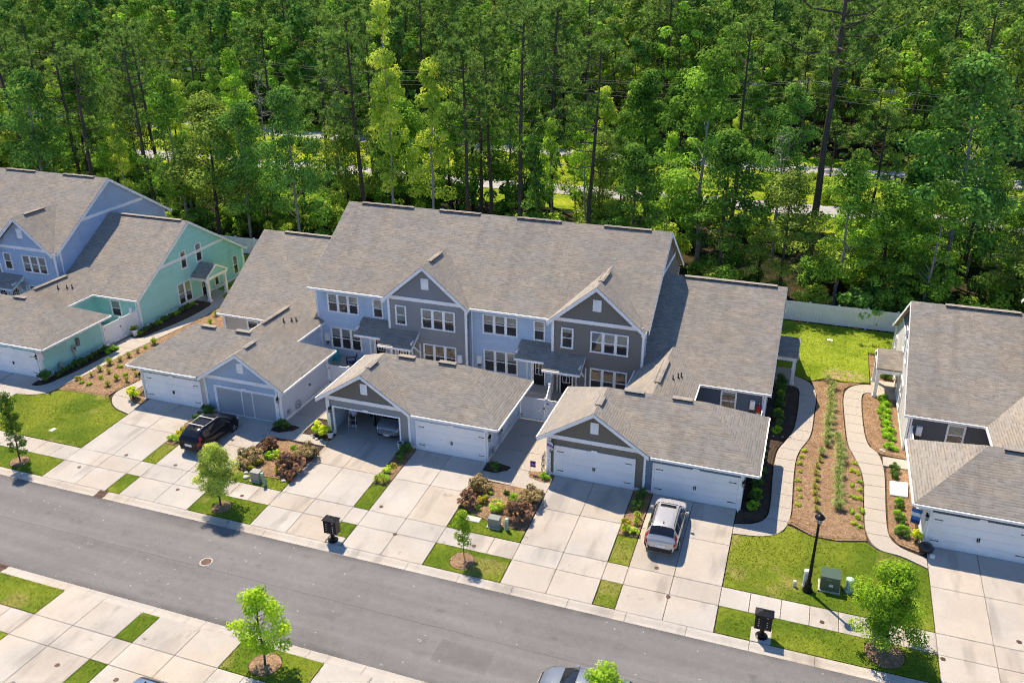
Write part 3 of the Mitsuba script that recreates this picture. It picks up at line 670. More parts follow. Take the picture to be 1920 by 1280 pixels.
def meter_set(x, y, label, mirror=1):
    """electric meter with its conduit on the side wall (faces +x)"""
    k = thing('electric_meter', label, 'electric meter', 'electric meters on the garage side walls')
    W = right(x); u = y; z = FL + 1.2
    add('conduit', W.mesh(MB().bar((u + .05, .05, FL), (u + .05, .05, z - .2), .035).bar((u + .05, .05, z + .25), (u + .05, .05, z + .45), .03)), 'matte', k, C(170, 172, 172))
    add('box', W.mesh(MB().box(u - .14, u + .20, .004, .13, z - .25, z + .3)), 'gloss', k, C(150, 154, 158))
    add('meter_dial', W.mesh(MB().bar((u + .03, .13, z + .1), (u + .03, .22, z + .1), .09, 14)), 'gloss', k, C(70, 75, 82))
    add('box', W.mesh(MB().box(u + .42, u + .70, .004, .12, z + .1, z + .75)), 'gloss', k, C(96, 98, 100))

FENCE_W = C(238, 240, 242)
def fence(name, label, pts, h=1.8, n=None, z0=FL, gates=(), post_last=True, cat='fence'):
    """white vinyl fence along straight runs: posts with caps, panels between rails"""
    k = thing(name, label, cat)
    p0, p1 = np.array(pts[0], float), np.array(pts[1], float); L = np.linalg.norm(p1 - p0); d = (p1 - p0) / L; s_ = np.array([-d[1], d[0]])
    n = n or max(1, round(L / 2.35)); step = L / n
    def hexa(a, b, t, za, zb):
        c = [p0 + d * a - s_ * t, p0 + d * b - s_ * t, p0 + d * b + s_ * t, p0 + d * a + s_ * t]
        return [[*q, za] for q in c] + [[*q, zb] for q in c]
    for i in range(n + (1 if post_last else 0)):
        mb = MB(); c = i * step; mb.hexa(hexa(c - .065, c + .065, .065, z0 - .1, z0 + h + .07)); mb.hexa(hexa(c - .085, c + .085, .085, z0 + h + .07, z0 + h + .10))
        q = p0 + d * c; mb.raw(np.array(hexa(c - .085, c + .085, .085, z0 + h + .10, 0)[:4] + [[q[0], q[1], z0 + h + .16]]), [[0, 1, 4], [1, 2, 4], [2, 3, 4], [3, 0, 4]])
        add('post', mb, 'trim', k, FENCE_W)
    for i in range(n):
        a, b = i * step + .066, (i + 1) * step - .066
        g = i in gates
        if g: a, b = a + .02, b - .02
        mb = MB(); mb.hexa(hexa(a, b, .030, z0 + .06, z0 + .20)); mb.hexa(hexa(a, b, .030, z0 + h - .12, z0 + h))
        nb = max(2, round((b - a) / .28)); w = (b - a) / nb
        for j in range(nb): mb.hexa(hexa(a + j * w + .003, a + (j + 1) * w - .003, .018, z0 + .20, z0 + h - .12))
        kk = add('gate_panel' if g else 'panel', mb, 'trim', k, FENCE_W)
        if g:
            for zz in (z0 + .35, z0 + h - .3):
                add('hinge', MB().hexa(hexa(a - .06, a + .10, .045, zz - .035, zz + .035)), 'metal', kk, BLACK)
            add('latch', MB().hexa(hexa(b - .10, b + .07, .05, z0 + 1.05, z0 + 1.15)), 'metal', kk, BLACK)
    return k

def water_heater(parent, W, u, z):
    k = add('water_heater', W.mesh(MB().box(u - .17, u + .17, .01, .24, z - .33, z + .33)), 'gloss', parent, C(232, 233, 234))
    add('cover', W.mesh(MB().box(u - .15, u + .15, .241, .26, z - .28, z + .30)), 'gloss', k, C(240, 241, 242))
    add('pipe', W.mesh(MB().bar((u - .08, .1, z - .33), (u - .08, .1, z - .75), .02).bar((u + .06, .1, z - .33), (u + .06, .1, z - .75), .02).box(u - .12, u + .12, .02, .16, z - .5, z - .34)), 'metal', k, C(60, 58, 60))

def entry_door(parent, W, u0, u1, z0, z1):
    k = add('door', W.mesh(MB().box(u0, u1, .004, .05, z0, z1)), 'gloss', parent, (.008, .008, .009))
    fr = MB(); fr.box(u0 - .10, u0, .004, .075, z0, z1 + .1); fr.box(u1, u1 + .10, .004, .075, z0, z1 + .1); fr.box(u0, u1, .004, .075, z1, z1 + .1)
    add('frame', W.mesh(fr), 'trim', k, WHITE)
    a, b = u0 + .16, u1 - .16; zl = z0 + (z1 - z0) * .42; zt = z1 - .16
    add('pane', W.mesh(MB().box(a, b, .055, .058, zl, zt)), 'car_glass', k)
    mu = MB(); t = .02
    for x in (a, (a + b) / 2, b): mu.box(x - t, x + t, .0585, .072, zl, zt)
    for z in (zl, zl + (zt - zl) * .52, zt): mu.box(a - t, b + t, .059, .0735, z - t, z + t)
    add('muntin', W.mesh(mu), 'trim', k, WHITE)
    add('handle', W.mesh(MB().bar((u0 + .09, .05, z0 + .95), (u0 + .09, .12, z0 + .95), .03)), 'metal', k, C(120, 110, 90))

RY, RZ, EZ = 29.3, 11.5, 6.5          # main ridge, main eave height
EY0, EY1 = 21.7, 36.9
WRY, WRZ, WEZ = 28.9, 8.3, 3.35       # wings
def townhouse(dx, label, pal, ends):
    """a row of townhouses with two lower wings; dx shifts the whole row along the street"""
    B = thing('townhouse_row', label, 'building')
    X = lambda x: x + dx
    roofs, whites = [], MB()
    slope = (RZ - EZ) / (RY - EY0)
    # --- walls of the four middle homes
    cuts = [-36.6, -29.85, -23.15, -16.5, -9.7]
    for (a, b), c in zip(zip(cuts, cuts[1:]), pal['units']):
        prof = [(22.3, FL - .3), (22.3, EZ + .6 * slope - .20), (RY, RZ - .20), (36.3, EZ + .6 * slope - .20), (36.3, FL - .3)]
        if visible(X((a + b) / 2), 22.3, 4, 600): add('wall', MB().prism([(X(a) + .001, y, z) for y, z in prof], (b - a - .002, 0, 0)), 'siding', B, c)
    # --- main roof
    rp = [[(X(-36.9), EY0, EZ), (X(-9.4), EY0, EZ), (X(-9.4), RY, RZ), (X(-36.9), RY, RZ)], [(X(-9.4), EY1, EZ), (X(-36.9), EY1, EZ), (X(-36.9), RY, RZ), (X(-9.4), RY, RZ)]]
    for x, o in ((-36.9, -1), (-9.4, 1)):
        board(whites, (X(x), EY0 - .02, EZ), (X(x), RY, RZ), .26, .03, (o, 0, 0), .05); board(whites, (X(x), RY, RZ), (X(x), EY1 + .02, EZ), .26, .03, (o, 0, 0), .05)
        # frieze across the gable end
        xx = X(x) - o * .30; 
        y0 = EY0 + (8.6 - EZ) / slope; whites.box(min(xx, xx + o * .03), max(xx, xx + o * .03), y0 + .25, 2 * RY - y0 - .25, 8.35, 8.62)
        for yy in (22.3, 36.3): whites.box(min(xx - o * .1, xx + o * .03), max(xx - o * .1, xx + o * .03), yy - .03 if yy < 30 else yy - .1, yy + .1 if yy < 30 else yy + .03, 3.0, EZ - .1)
    # eave gutters on the parts of the front between the gables
    for a, b in ((-36.9, -30.15), (-23.0, -16.75)): whites.box(X(a), X(b), EY0 - .12, EY0, EZ - .19, EZ - .03)
    whites.box(X(-36.9), X(-9.4), EY1, EY1 + .12, EZ - .19, EZ - .03)
    # --- projecting front gables
    for (c, a, b, col, gcol) in ((-26.55, -29.72, -23.27, pal['g1'], pal['g1u']), (-13.18, -16.42, -9.75, pal['g2'], pal['g2u'])):
        if not visible(X(c), 21.6, 6, 400): continue
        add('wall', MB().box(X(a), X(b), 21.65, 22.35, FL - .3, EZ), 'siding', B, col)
        k85 = 3.0 / 3.55
        add('gable_wall', MB().prism([(X(a), 21.66, EZ + .02), (X(b), 21.66, EZ + .02), (X(c + .0), 21.66, 9.5 - .25)], (0, 1.2, 0)), 'siding', B, gcol)
        y1 = EY0 + 3.0 / slope
        for s_ in (-1, 1):
            e = X(c + s_ * 3.6)
            rp.append([(e, 21.28, EZ - .04), (X(c), 21.28, 9.5), (X(c), y1 + .06, 9.5), (e, EY0 + .1, EZ - .04)])
            board(whites, (e, 21.28, EZ - .04), (X(c), 21.28, 9.5), .30, .035, (0, -1, 0), .05)
            board(whites, (e, 21.28, EZ - .04), (e, EY0 + .3, EZ - .04), .20, .03, (s_, 0, 0), .02)
            whites.box(X(c + s_ * 3.45) - .12, X(c + s_ * 3.45) + .02, 21.3, 21.62, EZ - .36, EZ - .14)
        whites.box(X(a) - .01, X(b) + .01, 21.60, 21.65, EZ - .06, EZ + .22)
        for xx in (a, b): whites.box(X(xx) - .09, X(xx) + .09, 21.615, 21.70, FL, EZ - .06)
        gable_vent(B, front(21.66), X(c), 7.95)
    for x0_, x1_ in ((-36.6, -36.6),): whites.box(X(x0_) - .03, X(x0_) + .12, 22.26, 22.32, 3.3, EZ - .2)
    for xx in (-29.98, -23.0, -16.65): downspout(B, X(xx), 22.22 if xx != -23.0 else 22.2, 3.9 if xx != -23.0 else FL, EZ - .15)
    # --- wings
    ws = (WRZ - WEZ) / (WRY - 21.0)
    for side, (a, b), col, ecol in ((-1, (-45.2, -36.6), pal['wl'], pal['wl']), (1, (-9.7, -1.0), pal['wr'], pal['wr'])):
        if not visible(X((a + b) / 2), 25, 5, 500): continue
        prof = [(21.35, FL - .3), (21.35, WEZ + .35 * ws - .16), (WRY, WRZ - .18), (36.45, WEZ + .35 * ws - .16), (36.45, FL - .3)]
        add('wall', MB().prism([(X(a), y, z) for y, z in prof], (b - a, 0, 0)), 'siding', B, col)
        xo = b + .3 if side > 0 else a - .3; xi = b - 9.0 if side > 0 else a + 9.0
        x0_, x1_ = (min(xi, xo), max(xi, xo)) if side < 0 else (-9.72, xo)
        if side < 0: x0_, x1_ = xo, -36.58
        rp += [[(X(x0_), 21.0, WEZ), (X(x1_), 21.0, WEZ), (X(x1_), WRY, WRZ), (X(x0_), WRY, WRZ)], [(X(x1_), 36.8, WEZ), (X(x0_), 36.8, WEZ), (X(x0_), WRY, WRZ), (X(x1_), WRY, WRZ)]]
        o = (side, 0, 0)
        board(whites, (X(xo), 20.98, WEZ), (X(xo), WRY, WRZ), .24, .03, o, .05); board(whites, (X(xo), WRY, WRZ), (X(xo), 36.82, WEZ), .24, .03, o, .05)
        xw = b if side > 0 else a
        p0, p1 = (X(xw), X(xw) + side * .03)
        if pal.get('end_low') and side < 0:
            yl = 21.0 + (4.95 - WEZ) / ws + .12
            add('wall', MB().prism([(X(xw), 21.36, FL - .2), (X(xw), 21.36, WEZ - .05), (X(xw), yl, 4.94), (X(xw), 2 * WRY - yl, 4.94), (X(xw), 36.44, WEZ - .05), (X(xw), 36.44, FL - .2)], (side * .012, 0, 0)), 'siding', B, pal['end_low'])
        y0 = 21.0 + (5.15 - WEZ) / ws; whites.box(min(p0, p1), max(p0, p1), y0 + .2, 2 * WRY - y0 - .2, 4.95, 5.2)
        whites.box(min(p0 - side * .12, p1), max(p0 - side * .12, p1), 21.31, 21.48, FL, WEZ - .02); whites.box(min(p0 - side * .12, p1), max(p0 - side * .12, p1), 36.35, 36.49, FL, WEZ - .02)
        whites.box(min(p0, p1) , max(p0, p1), 21.5, 36.3, FL - .05, FL + .22)
        la, lb = ((-5.6, -.7) if side > 0 else (-45.5, -40.6)); whites.box(X(la), X(lb), 20.90, 21.0, WEZ - .17, WEZ - .02)
        whites.box(X(xo - side * .02) - .06, X(xo - side * .02) + .06, 36.8, 36.92, WEZ - .17, WEZ - .02)
        downspout(B, X(xw - side * .2), 21.26, FL, WEZ - .1); downspout(B, X(xw + side * .07), 36.5, FL, WEZ - .1)
        # window of the wing towards its courtyard
        window(B, front(21.35), X(-4.05 if side > 0 else -42.85), X(-2.95 if side > 0 else -41.75), 1.45, 2.95, 1, .45)
        W = right(X(xw)) if side > 0 else left(X(xw)); f = (lambda y: y) if side > 0 else (lambda y: -y)
        def we(y0, y1, z0, z1, n=1):
            u0, u1 = sorted((f(y0), f(y1))); window(B, W, u0, u1, z0, z1, n, .45)
        if ends[side > 0]:
            we(27.35, 28.2, 4.05, 5.72); we(29.5, 30.4, 4.05, 5.8); we(26.35, 28.25, .85, 2.85, 2); we(34.7, 35.5, 1.0, 2.95); 
            we(31.6, 32.3, .9, 2.6)
            entry_door(B, W, *sorted((f(29.7), f(30.7))), FL + .05, FL + 2.15)
            # porch: small roof on two posts
            P = MB(); zr, ze, yc = 3.95, 3.05, 30.0
            for s_ in (-1, 1): rp.append([(X(xw + side * 1.75), yc + s_ * 1.62, ze), (X(xw), yc + s_ * 1.62, ze), (X(xw), yc, zr), (X(xw + side * 1.75), yc, zr)])
            for s_ in (-1, 1):
                board(whites, (X(xw + side * 1.75), yc + s_ * 1.62, ze), (X(xw + side * 1.75), yc, zr), .18, .03, o, .04)
                P.box(*sorted((X(xw), X(xw + side * 1.72))), yc + s_ * 1.48 - .09, yc + s_ * 1.48 + .09, ze - .42, ze - .14)
            P.box(*sorted((X(xw + side * 1.5), X(xw + side * 1.68))), yc - 1.55, yc + 1.55, ze - .42, ze - .15)
            add('porch_beam', P, 'trim', B, WHITE)
            for yy in (yc - 1.3, yc + 1.3):
                xp = X(xw + side * 1.55); add('porch_post', MB().box(xp - .12, xp + .12, yy - .12, yy + .12, FL, ze - .42).box(xp - .17, xp + .17, yy - .17, yy + .17, FL, FL + .22).box(xp - .15, xp + .15, yy - .15, yy + .15, ze - .55, ze - .425), 'trim', B, WHITE)
            st = MB().box(*sorted((X(xw), X(xw + side * 1.7))), yc - 1.5, yc + 1.5, FL - .05, FL + .10); add('porch_floor', st, 'path_concrete', B)
            add('gable_wall', MB().prism([(X(xw + side * 1.62), yc - 1.5, ze - .12), (X(xw + side * 1.62), yc + 1.5, ze - .12), (X(xw + side * 1.62), yc, zr - .14)], (-side * .08, 0, 0)), 'siding', B, col)
    # --- links between the wings and the garages
    lz = 4.92
    for (c, side, col) in ((-7.87, 1, pal['lr']), (-38.35, -1, pal['ll'])):
        if not visible(X(c), 19, 4, 200): continue
        a, b = c - 2.33, c + 2.33
        yb = 21.0 + (lz - WEZ) / ws; yf = 14.1 + (5.65 - lz) / .639
        for s_ in (-1, 1):
            e = X(c + s_ * 2.33)
            back = 21.05 if s_ == side else (22.32 if side > 0 else 22.32)
            rp.append([(e, 17.45, WEZ), (X(c), yf - .05, lz), (X(c), yb + .08, lz), (e, back, WEZ)])
            whites.box(*sorted((e, e + s_ * .09)), 17.72, back - .05, WEZ - .18, WEZ - .03)
        add('wall', MB().box(X(a + .3), X(b - .3), 17.3, 22.32, FL - .3, WEZ - .02), 'siding', B, col)
        for s_ in (-1, 1): whites.box(X(c + s_ * 2.03) - .03, X(c + s_ * 2.03) + .03, 22.1, 22.26, FL, WEZ - .1)
        ridge_vent(B, (X(c), 17.2, lz), (X(c), 20.8, lz))
        for px, py in ((.75, 19.0), (1.0, 19.7), (1.15, 20.1)): pipe_vent(B, X(c + px), py, lz - .676 * px)
    # --- shared front porches
    for c in (-29.83, -16.5):
        if not visible(X(c), 21, 3, 100): continue
        x0_, xm, x1_ = X(c - 2.6), X(c + .0), X(c + 2.6)
        zb, zf = 4.25, 3.42
        sl = (zb - zf) / 1.6; yfl, yfr = 20.72, 20.12
        rp.append([(x0_, yfl, zb - sl * (22.3 - yfl)), (xm + .05, yfl, zb - sl * (22.3 - yfl)), (xm + .05, 22.3, zb), (x0_, 22.3, zb)])
        rp.append([(xm - .25, yfr, zb - sl * (22.3 - yfr) + .01), (x1_, yfr, zb - sl * (22.3 - yfr) + .01), (x1_, 21.67, zb - sl * .63 + .01), (xm - .25, 21.67, zb - sl * .63 + .01)])
        whites.box(x0_, xm - .26, yfl - .1, yfl, zb - sl * (22.3 - yfl) - .19, zb - sl * (22.3 - yfl) - .04)
        whites.box(xm - .26, x1_, yfr - .1, yfr, zb - sl * (22.3 - yfr) - .19, zb - sl * (22.3 - yfr) - .04)
        for x, yf_, yb_ in ((x0_ - .03, yfl, 22.3), (x1_, yfr, 21.65)):
            zf_, zb_ = zb - sl * (22.3 - yf_), zb - sl * (22.3 - yb_)
            board(whites, (x, yf_, zf_), (x, yb_, zb_), .2, .03, (1, 0, 0), .03)
        for x, yw in ((x0_ + .1, 22.3), (x1_ - .1, 21.65)):
            zt = zb - sl * (22.3 - yw) - .5; yo = yw - 1.35; br = MB()
            br.hexa([[x - .05, yo, zt - .02], [x + .05, yo, zt - .02], [x + .05, yw, zt - .02], [x - .05, yw, zt - .02], [x - .05, yo, zt + .1], [x + .05, yo, zt + .1], [x + .05, yw, zt + .1], [x - .05, yw, zt + .1]])
            br.prism([(x - .05, yo, zt - .02), (x - .05, yo + .14, zt - .02), (x - .05, yw, zt - 1.1), (x - .05, yw, zt - 1.25)], (.1, 0, 0))
            add('porch_bracket', br, 'trim', B, WHITE)
        entry_door(B, front(22.3), X(c - 1.55), X(c - .72), FL + .15, FL + 2.2); entry_door(B, front(21.65), X(c + .78), X(c + 1.62), FL + .15, FL + 2.2)
        for xx in (c - 2.1, c - 1.72): whites.box(X(xx) - .05, X(xx) + .05, 22.24, 22.3, FL, 2.9)
        for xx in (c + .5, c + 1.95, c + 2.65): whites.box(X(xx) - .05, X(xx) + .05, 21.59, 21.65, FL, 2.95)
        add('porch_floor', MB().box(X(c - 2.0), X(c - .1), 20.9, 22.29, FL - .1, FL + .14), 'path_concrete', B); add('porch_floor', MB().box(X(c + .25), X(c + 2.3), 20.3, 21.64, FL - .1, FL + .14), 'path_concrete', B)
    # --- windows of the front
    for o in (0, 13.37):
        F, G = front(22.3), front(21.65); x = lambda v: X(v + o)
        window(B, F, x(-35.53), x(-32.73), 4.36, 5.93, 3); window(B, F, x(-31.47), x(-30.56), 4.37, 5.95, 1)
        window(B, G, x(-29.15), x(-28.22), 4.38, 5.97, 1, .48); window(B, G, x(-26.95), x(-24.15), 4.36, 5.97, 3)
        window(B, F, x(-35.49), x(-32.70), 1.16, 3.0, 3); window(B, G, x(-26.9), x(-24.12), 1.16, 3.05, 3, .0 if o == 0 else .0)
        if visible(x(-35.8), 22.2, 2): water_heater(B, F, x(-35.82), 2.08)
        if visible(x(-23.8), 21.6, 2): water_heater(B, G, x(-23.8), 2.2)
    add('trim_board', whites, 'trim', B, WHITE)
    add('roof', roof_planes(rp), 'shingle', B)
    for a, b in ((-35.6, -30.8), (-28.5, -24.9), (-21.8, -18.1), (-14.7, -11.0)): ridge_vent(B, (X(a), RY, RZ), (X(b), RY, RZ))
    for c in (-26.55, -13.18): ridge_vent(B, (X(c), 22.5, 9.5), (X(c), 24.8, 9.5))
    ridge_vent(B, (X(-43.3), WRY, WRZ), (X(-38.6), WRY, WRZ)); ridge_vent(B, (X(-8.2), WRY, WRZ), (X(-1.4), WRY, WRZ))
    return B

def garage(label, x0, x1, gable, colA, colB, colG, doors, open_side=False, colSide=None):
    """double garage: hip roof with a full front gable at its left (gable=-1) or right (gable=1) end"""
    Gk = thing('garage', label, 'garage')
    y0, y1, ym, ze, zr = 10.5, 17.7, 14.1, 3.35, 5.65
    mir = (lambda x: x) if gable < 0 else (lambda x: x0 + x1 - x)
    xm, xg = x0 + 7.02, x0 + 3.55
    P = lambda x, y, z: (mir(x), y, z)
    RL, RRp = P(xg, ym, zr), P(x1 - 3.65, ym, zr)
    rp = [[P(x0, y0 - .02, ze), P(xg, y0 - .02, zr), RL, P(x0, y1, ze)], [P(x0, y1, ze), RL, RRp, P(x1, y1, ze)], [P(x1, y1, ze), RRp, P(x1, y0, ze)], [P(x1, y0, ze), RRp, RL, P(xm, y0, ze)], [P(xm, y0 - .02, ze), RL, P(xg, y0 - .02, zr)]]
    add('roof', roof_planes(rp), 'shingle', Gk)
    wh = MB(); s_ = -gable  # sign of the gable end
    o = -1 if gable < 0 else 1
    for a in (x0, xm): board(wh, P(a, y0 - .02, ze), P(xg, y0 - .02, zr), .24, .03, (0, -1, 0), .05)
    wh.box(*sorted((mir(xm + .1), mir(x1))), y0 - .1, y0, ze - .17, ze - .03); wh.box(*sorted((mir(x0), mir(x0) + o * .09)), y0 + .05, y1, ze - .17, ze - .03)
    wh.box(*sorted((mir(x1), mir(x1) - o * .09)), y0, y1, ze - .17, ze - .03); wh.box(*sorted((mir(x0), mir(x1))), y1, y1 + .09, ze - .17, ze - .03)
    wx0, wxm, wx1 = x0 + .58, x0 + 6.68, x1 - 1.02 + .15
    yw, yb, zt = 10.9, 17.3, ze - .12
    # walls: front with its door openings, sides and back
    def seg(a, b, z0, z1, col, y_=yw, t=.16): add('wall', MB().box(*sorted((mir(a), mir(b))), y_, y_ + t, z0, z1), 'siding', Gk, col)
    (da0, da1), (db0, db1) = doors; zd = FL + 2.13
    dA = sorted((mir(da0), mir(da1))) if False else (da0, da1); dB = (db0, db1)
    # door coordinates are given in world x; bring them to the unmirrored frame
    A = sorted((mir(dA[0]), mir(dA[1]))); Bd = sorted((mir(dB[0]), mir(dB[1])))
    for (a, b, d, col) in ((wx0, wxm, A, colA), (wxm, wx1, Bd, colB)):
        seg(a, d[0], FL - .3, zt, col); seg(d[1], b, FL - .3, zt, col); seg(d[0], d[1], zd, zt, col)
    seg(wx0, wx1, FL - .3, zt, colSide or colB, yb - .16)
    for x, col in ((wx0, colSide or colA), (wx1, colSide or colB)):
        q = .16 if x == wx0 else -.16
        add('wall', MB().box(*sorted((mir(x), mir(x + q))), yw + .16, yb - .16, FL - .3, zt), 'siding', Gk, col)
    add('gable_wall', MB().prism([P(wx0 + .05, yw - .01, ze - .02), P(wxm - .02, yw - .01, ze - .02), P(xg, yw - .01, zr - .22)], (0, .25, 0)), 'siding', Gk, colG)
    add('floor', MB().box(*sorted((mir(wx0 + .17), mir(wx1 - .17))), yw + .0, yb - .17, FL - .1, FL + .02), 'path_concrete', Gk)
    wh.box(*sorted((mir(wx0 - .03), mir(wxm + .1))), yw - .055, yw - .012, ze - .13, ze + .14)
    for x in (wx0, wxm + .06, wx1):
        a, b = (x - .05, x + .11) if x == wx0 else ((x - .07, x + .07) if x != wx1 else (x - .16, x + .04))
        wh.box(*sorted((mir(a), mir(b))), yw - .04, yw - .002, FL - .02, ze - .15)
    for x, e in ((wx0, -1), (wx1, 1)):
        a = mir(x); ee = e * -o
        wh.box(*sorted((a, a + ee * .03)), yw - .04, yw + .14, FL - .02, zt); wh.box(*sorted((a, a + ee * .03)), yb - .12, yb + .02, FL - .02, zt); wh.box(*sorted((a, a + ee * .025)), yw + .14, yb - .12, FL - .05, FL + .2)
    for (a, b, d) in ((wx0, wxm, A), (wxm, wx1, Bd)):
        for c, e in ((a + .12, d[0] - .12), (d[1] + .12, b - .12)): wh.box(*sorted((mir(c), mir(e))), yw - .03, yw - .003, FL - .02, FL + .2)
    add('trim_board', wh, 'trim', Gk, WHITE)
    W = front(yw)
    for i, (d, z) in enumerate(((dA, 0), (dB, 0))):
        a, b = sorted(d)
        if not visible((a + b) / 2, yw, 1.5, 200): continue
        mode = open_side if i == 0 else False
        if mode in ('open', 'screen'):
            tr = MB(); t = .10
            tr.box(a - t, a, -.1, .055, FL, zd + t); tr.box(b, b + t, -.1, .055, FL, zd + t); tr.box(a, b, -.1, .055, zd, zd + t)
            add('door_frame', W.mesh(tr), 'trim', Gk, WHITE)
            if mode == 'screen':
                sc = MB(); u1_, u2_ = a + (b - a) * .44, a + (b - a) * .62
                for u in (a + .03, u1_, u2_, b - .03): sc.box(u - .035, u + .035, .0, .03, FL + .01, zd - .01)
                for z_ in (FL + .04, zd - .04): sc.box(a + .065, b - .065, .001, .029, z_ - .03, z_ + .03)
                kk = add('screen_door', W.mesh(sc), 'trim', Gk, WHITE)
                for p_, q_ in ((a + .065, u1_ - .035), (u1_ + .035, u2_ - .035), (u2_ + .035, b - .065)): add('screen_panel', W.mesh(MB().box(p_, q_, .010, .014, FL + .07, zd - .07)), 'screen', kk, C(168, 174, 178))
        else: garage_door(Gk, W, a, b, FL + .02, zd)
        number_plate(Gk, W, (a + b) / 2, zd + .13)
    gable_vent(Gk, front(yw - .01), mir(xg), 4.4, .5, .78)
    ridge_vent(Gk, P(xg, 11.6, zr), P(xg, 12.8, zr)); ridge_vent(Gk, P(xg + 1.1, ym, zr), P(xg + 2.35, ym, zr)); ridge_vent(Gk, P(xg + 4.1, ym, zr), P(xg + 5.35, ym, zr))
    for xx, sg_ in ((wx0 + .2, 1), (wx1 - .1, 1)): downspout(Gk, mir(xx), yw - .09, FL, ze - .15)
    return Gk

townhouse(0, 'long townhouse row in the centre with light blue and grey fronts and two gables', dict(units=[BLUE, BLUE, BLUE, GRAYB], g1=GRAYA, g1u=C(134, 140, 146), g2=GRAYB, g2u=C(118, 115, 109), wl=CREAM, wr=NAVY, lr=GRAYB, ll=BLUE), (False, True))
townhouse(-53.0, 'periwinkle townhouse row at the left edge with a mint green end wing', dict(units=[PERI] * 4, g1=PERI, g1u=PERI, g2=PERI, g2u=PERI, wl=PERI, wr=TEAL, lr=TEAL, ll=PERI), (False, True))
townhouse(53.2, 'dark grey townhouse row at the right edge, only its left wing in view', dict(units=[CHAR] * 4, g1=CHAR, g1u=CHAR, g2=CHAR, g2u=CHAR, wl=CHAR, wr=CHAR, lr=CHAR, ll=CHAR, end_low=C(205, 208, 208)), (True, False))
G1k = garage('double garage with cream bay and light blue gabled bay behind the black car', -45.63, -32.35, 1, GARBLUE, CREAM, GARBLUE, ((-38.25, -33.33), (-44.42, -39.65)), 'screen', C(200, 207, 217))
G2k = garage('double garage with an open gabled bay and a pale blue bay with a white door', -29.77, -16.65, -1, GRAYA, LBLUE, TAUPE, ((-28.66, -23.76), (-22.45, -17.55)), 'open', LBLUE)
G3k = garage('double garage with a brown gabled bay and a slate blue bay behind the silver car', -14.03, -.6, -1, BROWN, SLATE, BROWN, ((-12.92, -7.95), (-6.7, -1.72)), False, SLATE)
G0k = garage('mint green double garage at the left edge with a hipped roof', -67.0, -53.55, -1, TEAL, TEAL, TEAL, ((-65.9, -61.0), (-59.7, -54.85)), False, TEAL)
G4k = garage('dark grey double garage at the right edge with a hipped roof', 7.6, 20.9, 1, CHAR, CHAR, CHAR, ((15.3, 20.2), (8.72, 13.6)), False, C(225, 226, 228))
# the garage of the house opposite: only the tip of its gable reaches into the frame
def near_garage():
    k = thing('garage', 'garage across the street, only its dark roof tip showing at the bottom left', 'garage')
    z = gz(-17.8); xg, hw = -26.15, 3.6
    rp = [[(xg - hw, -16.9, z + 2.85), (xg, -16.9, z + 5.1), (xg, -24, z + 5.1), (xg - hw, -24, z + 2.85)], [(xg + hw, -16.9, z + 2.85), (xg, -16.9, z + 5.1), (xg, -24, z + 5.1), (xg + hw, -24, z + 2.85)]]
    add('roof', roof_planes(rp), 'shingle', k)
    add('wall', MB().prism([(xg - 3.2, -17.3, z - .3), (xg + 3.2, -17.3, z - .3), (xg + 3.2, -17.3, z + 2.9), (xg, -17.3, z + 4.9), (xg - 3.2, -17.3, z + 2.9)], (0, -6.5, 0)), 'siding', k, GRAYA)
    for s_ in (-1, 1):
        wh = MB(); board(wh, (xg + s_ * hw, -16.9, z + 2.85), (xg, -16.9, z + 5.1), .24, .03, (0, 1, 0), .05); add('trim_board', wh, 'trim', k, WHITE)
near_garage()
# lanterns beside the garage doors
for u, lab in ((-13.18, 'black wall lantern at the left corner of the brown gabled garage bay'), (-1.42, 'black wall lantern right of the slate blue garage bay door'), (-17.3, 'black wall lantern right of the white door of the pale blue garage bay'), (-28.95, 'black wall lantern left of the open garage bay'),
               (-44.85, 'black wall lantern at the left corner of the cream garage bay'), (-33.05, 'black wall lantern right of the screened garage bay'), (-54.62, 'black wall lantern at the right corner of the mint green garage'), (8.42, 'black wall lantern at the left corner of the dark grey garage on the right')):
    lantern('wall_lantern', front(10.9), u, FL + 1.85, lab)
meter_set(-33.07, 14.6, 'electric meter with conduit on the pale side wall of the garage behind the black car')
meter_set(-17.47, 13.0, 'electric meter with conduit on the side wall beside the alley of the middle garage')
meter_set(-54.37, 14.0, 'electric meter with conduit on the mint green garage wall')
def gas_meter(x, y, label):
    k = thing('gas_meter', label, 'gas meter', 'gas meters on the garage side walls'); W = right(x)
    add('meter', W.mesh(MB().box(y - .13, y + .13, .08, .26, FL + .45, FL + .72)), 'gloss', k, C(150, 152, 154))
    add('pipe', W.mesh(MB().path([(y - .2, .12, FL), (y - .2, .12, FL + .8), (y + .2, .12, FL + .8), (y + .2, .05, FL + .8)], [.022] * 4)), 'matte', k, C(120, 122, 125))
gas_meter(-17.47, 11.45, 'gas meter low on the side wall at the front corner of the middle garage'); gas_meter(-54.37, 12.4, 'gas meter low on the mint green garage wall near its front corner'); gas_meter(-33.07, 11.7, 'gas meter on the side wall next to the small dark shrub by the screened bay')
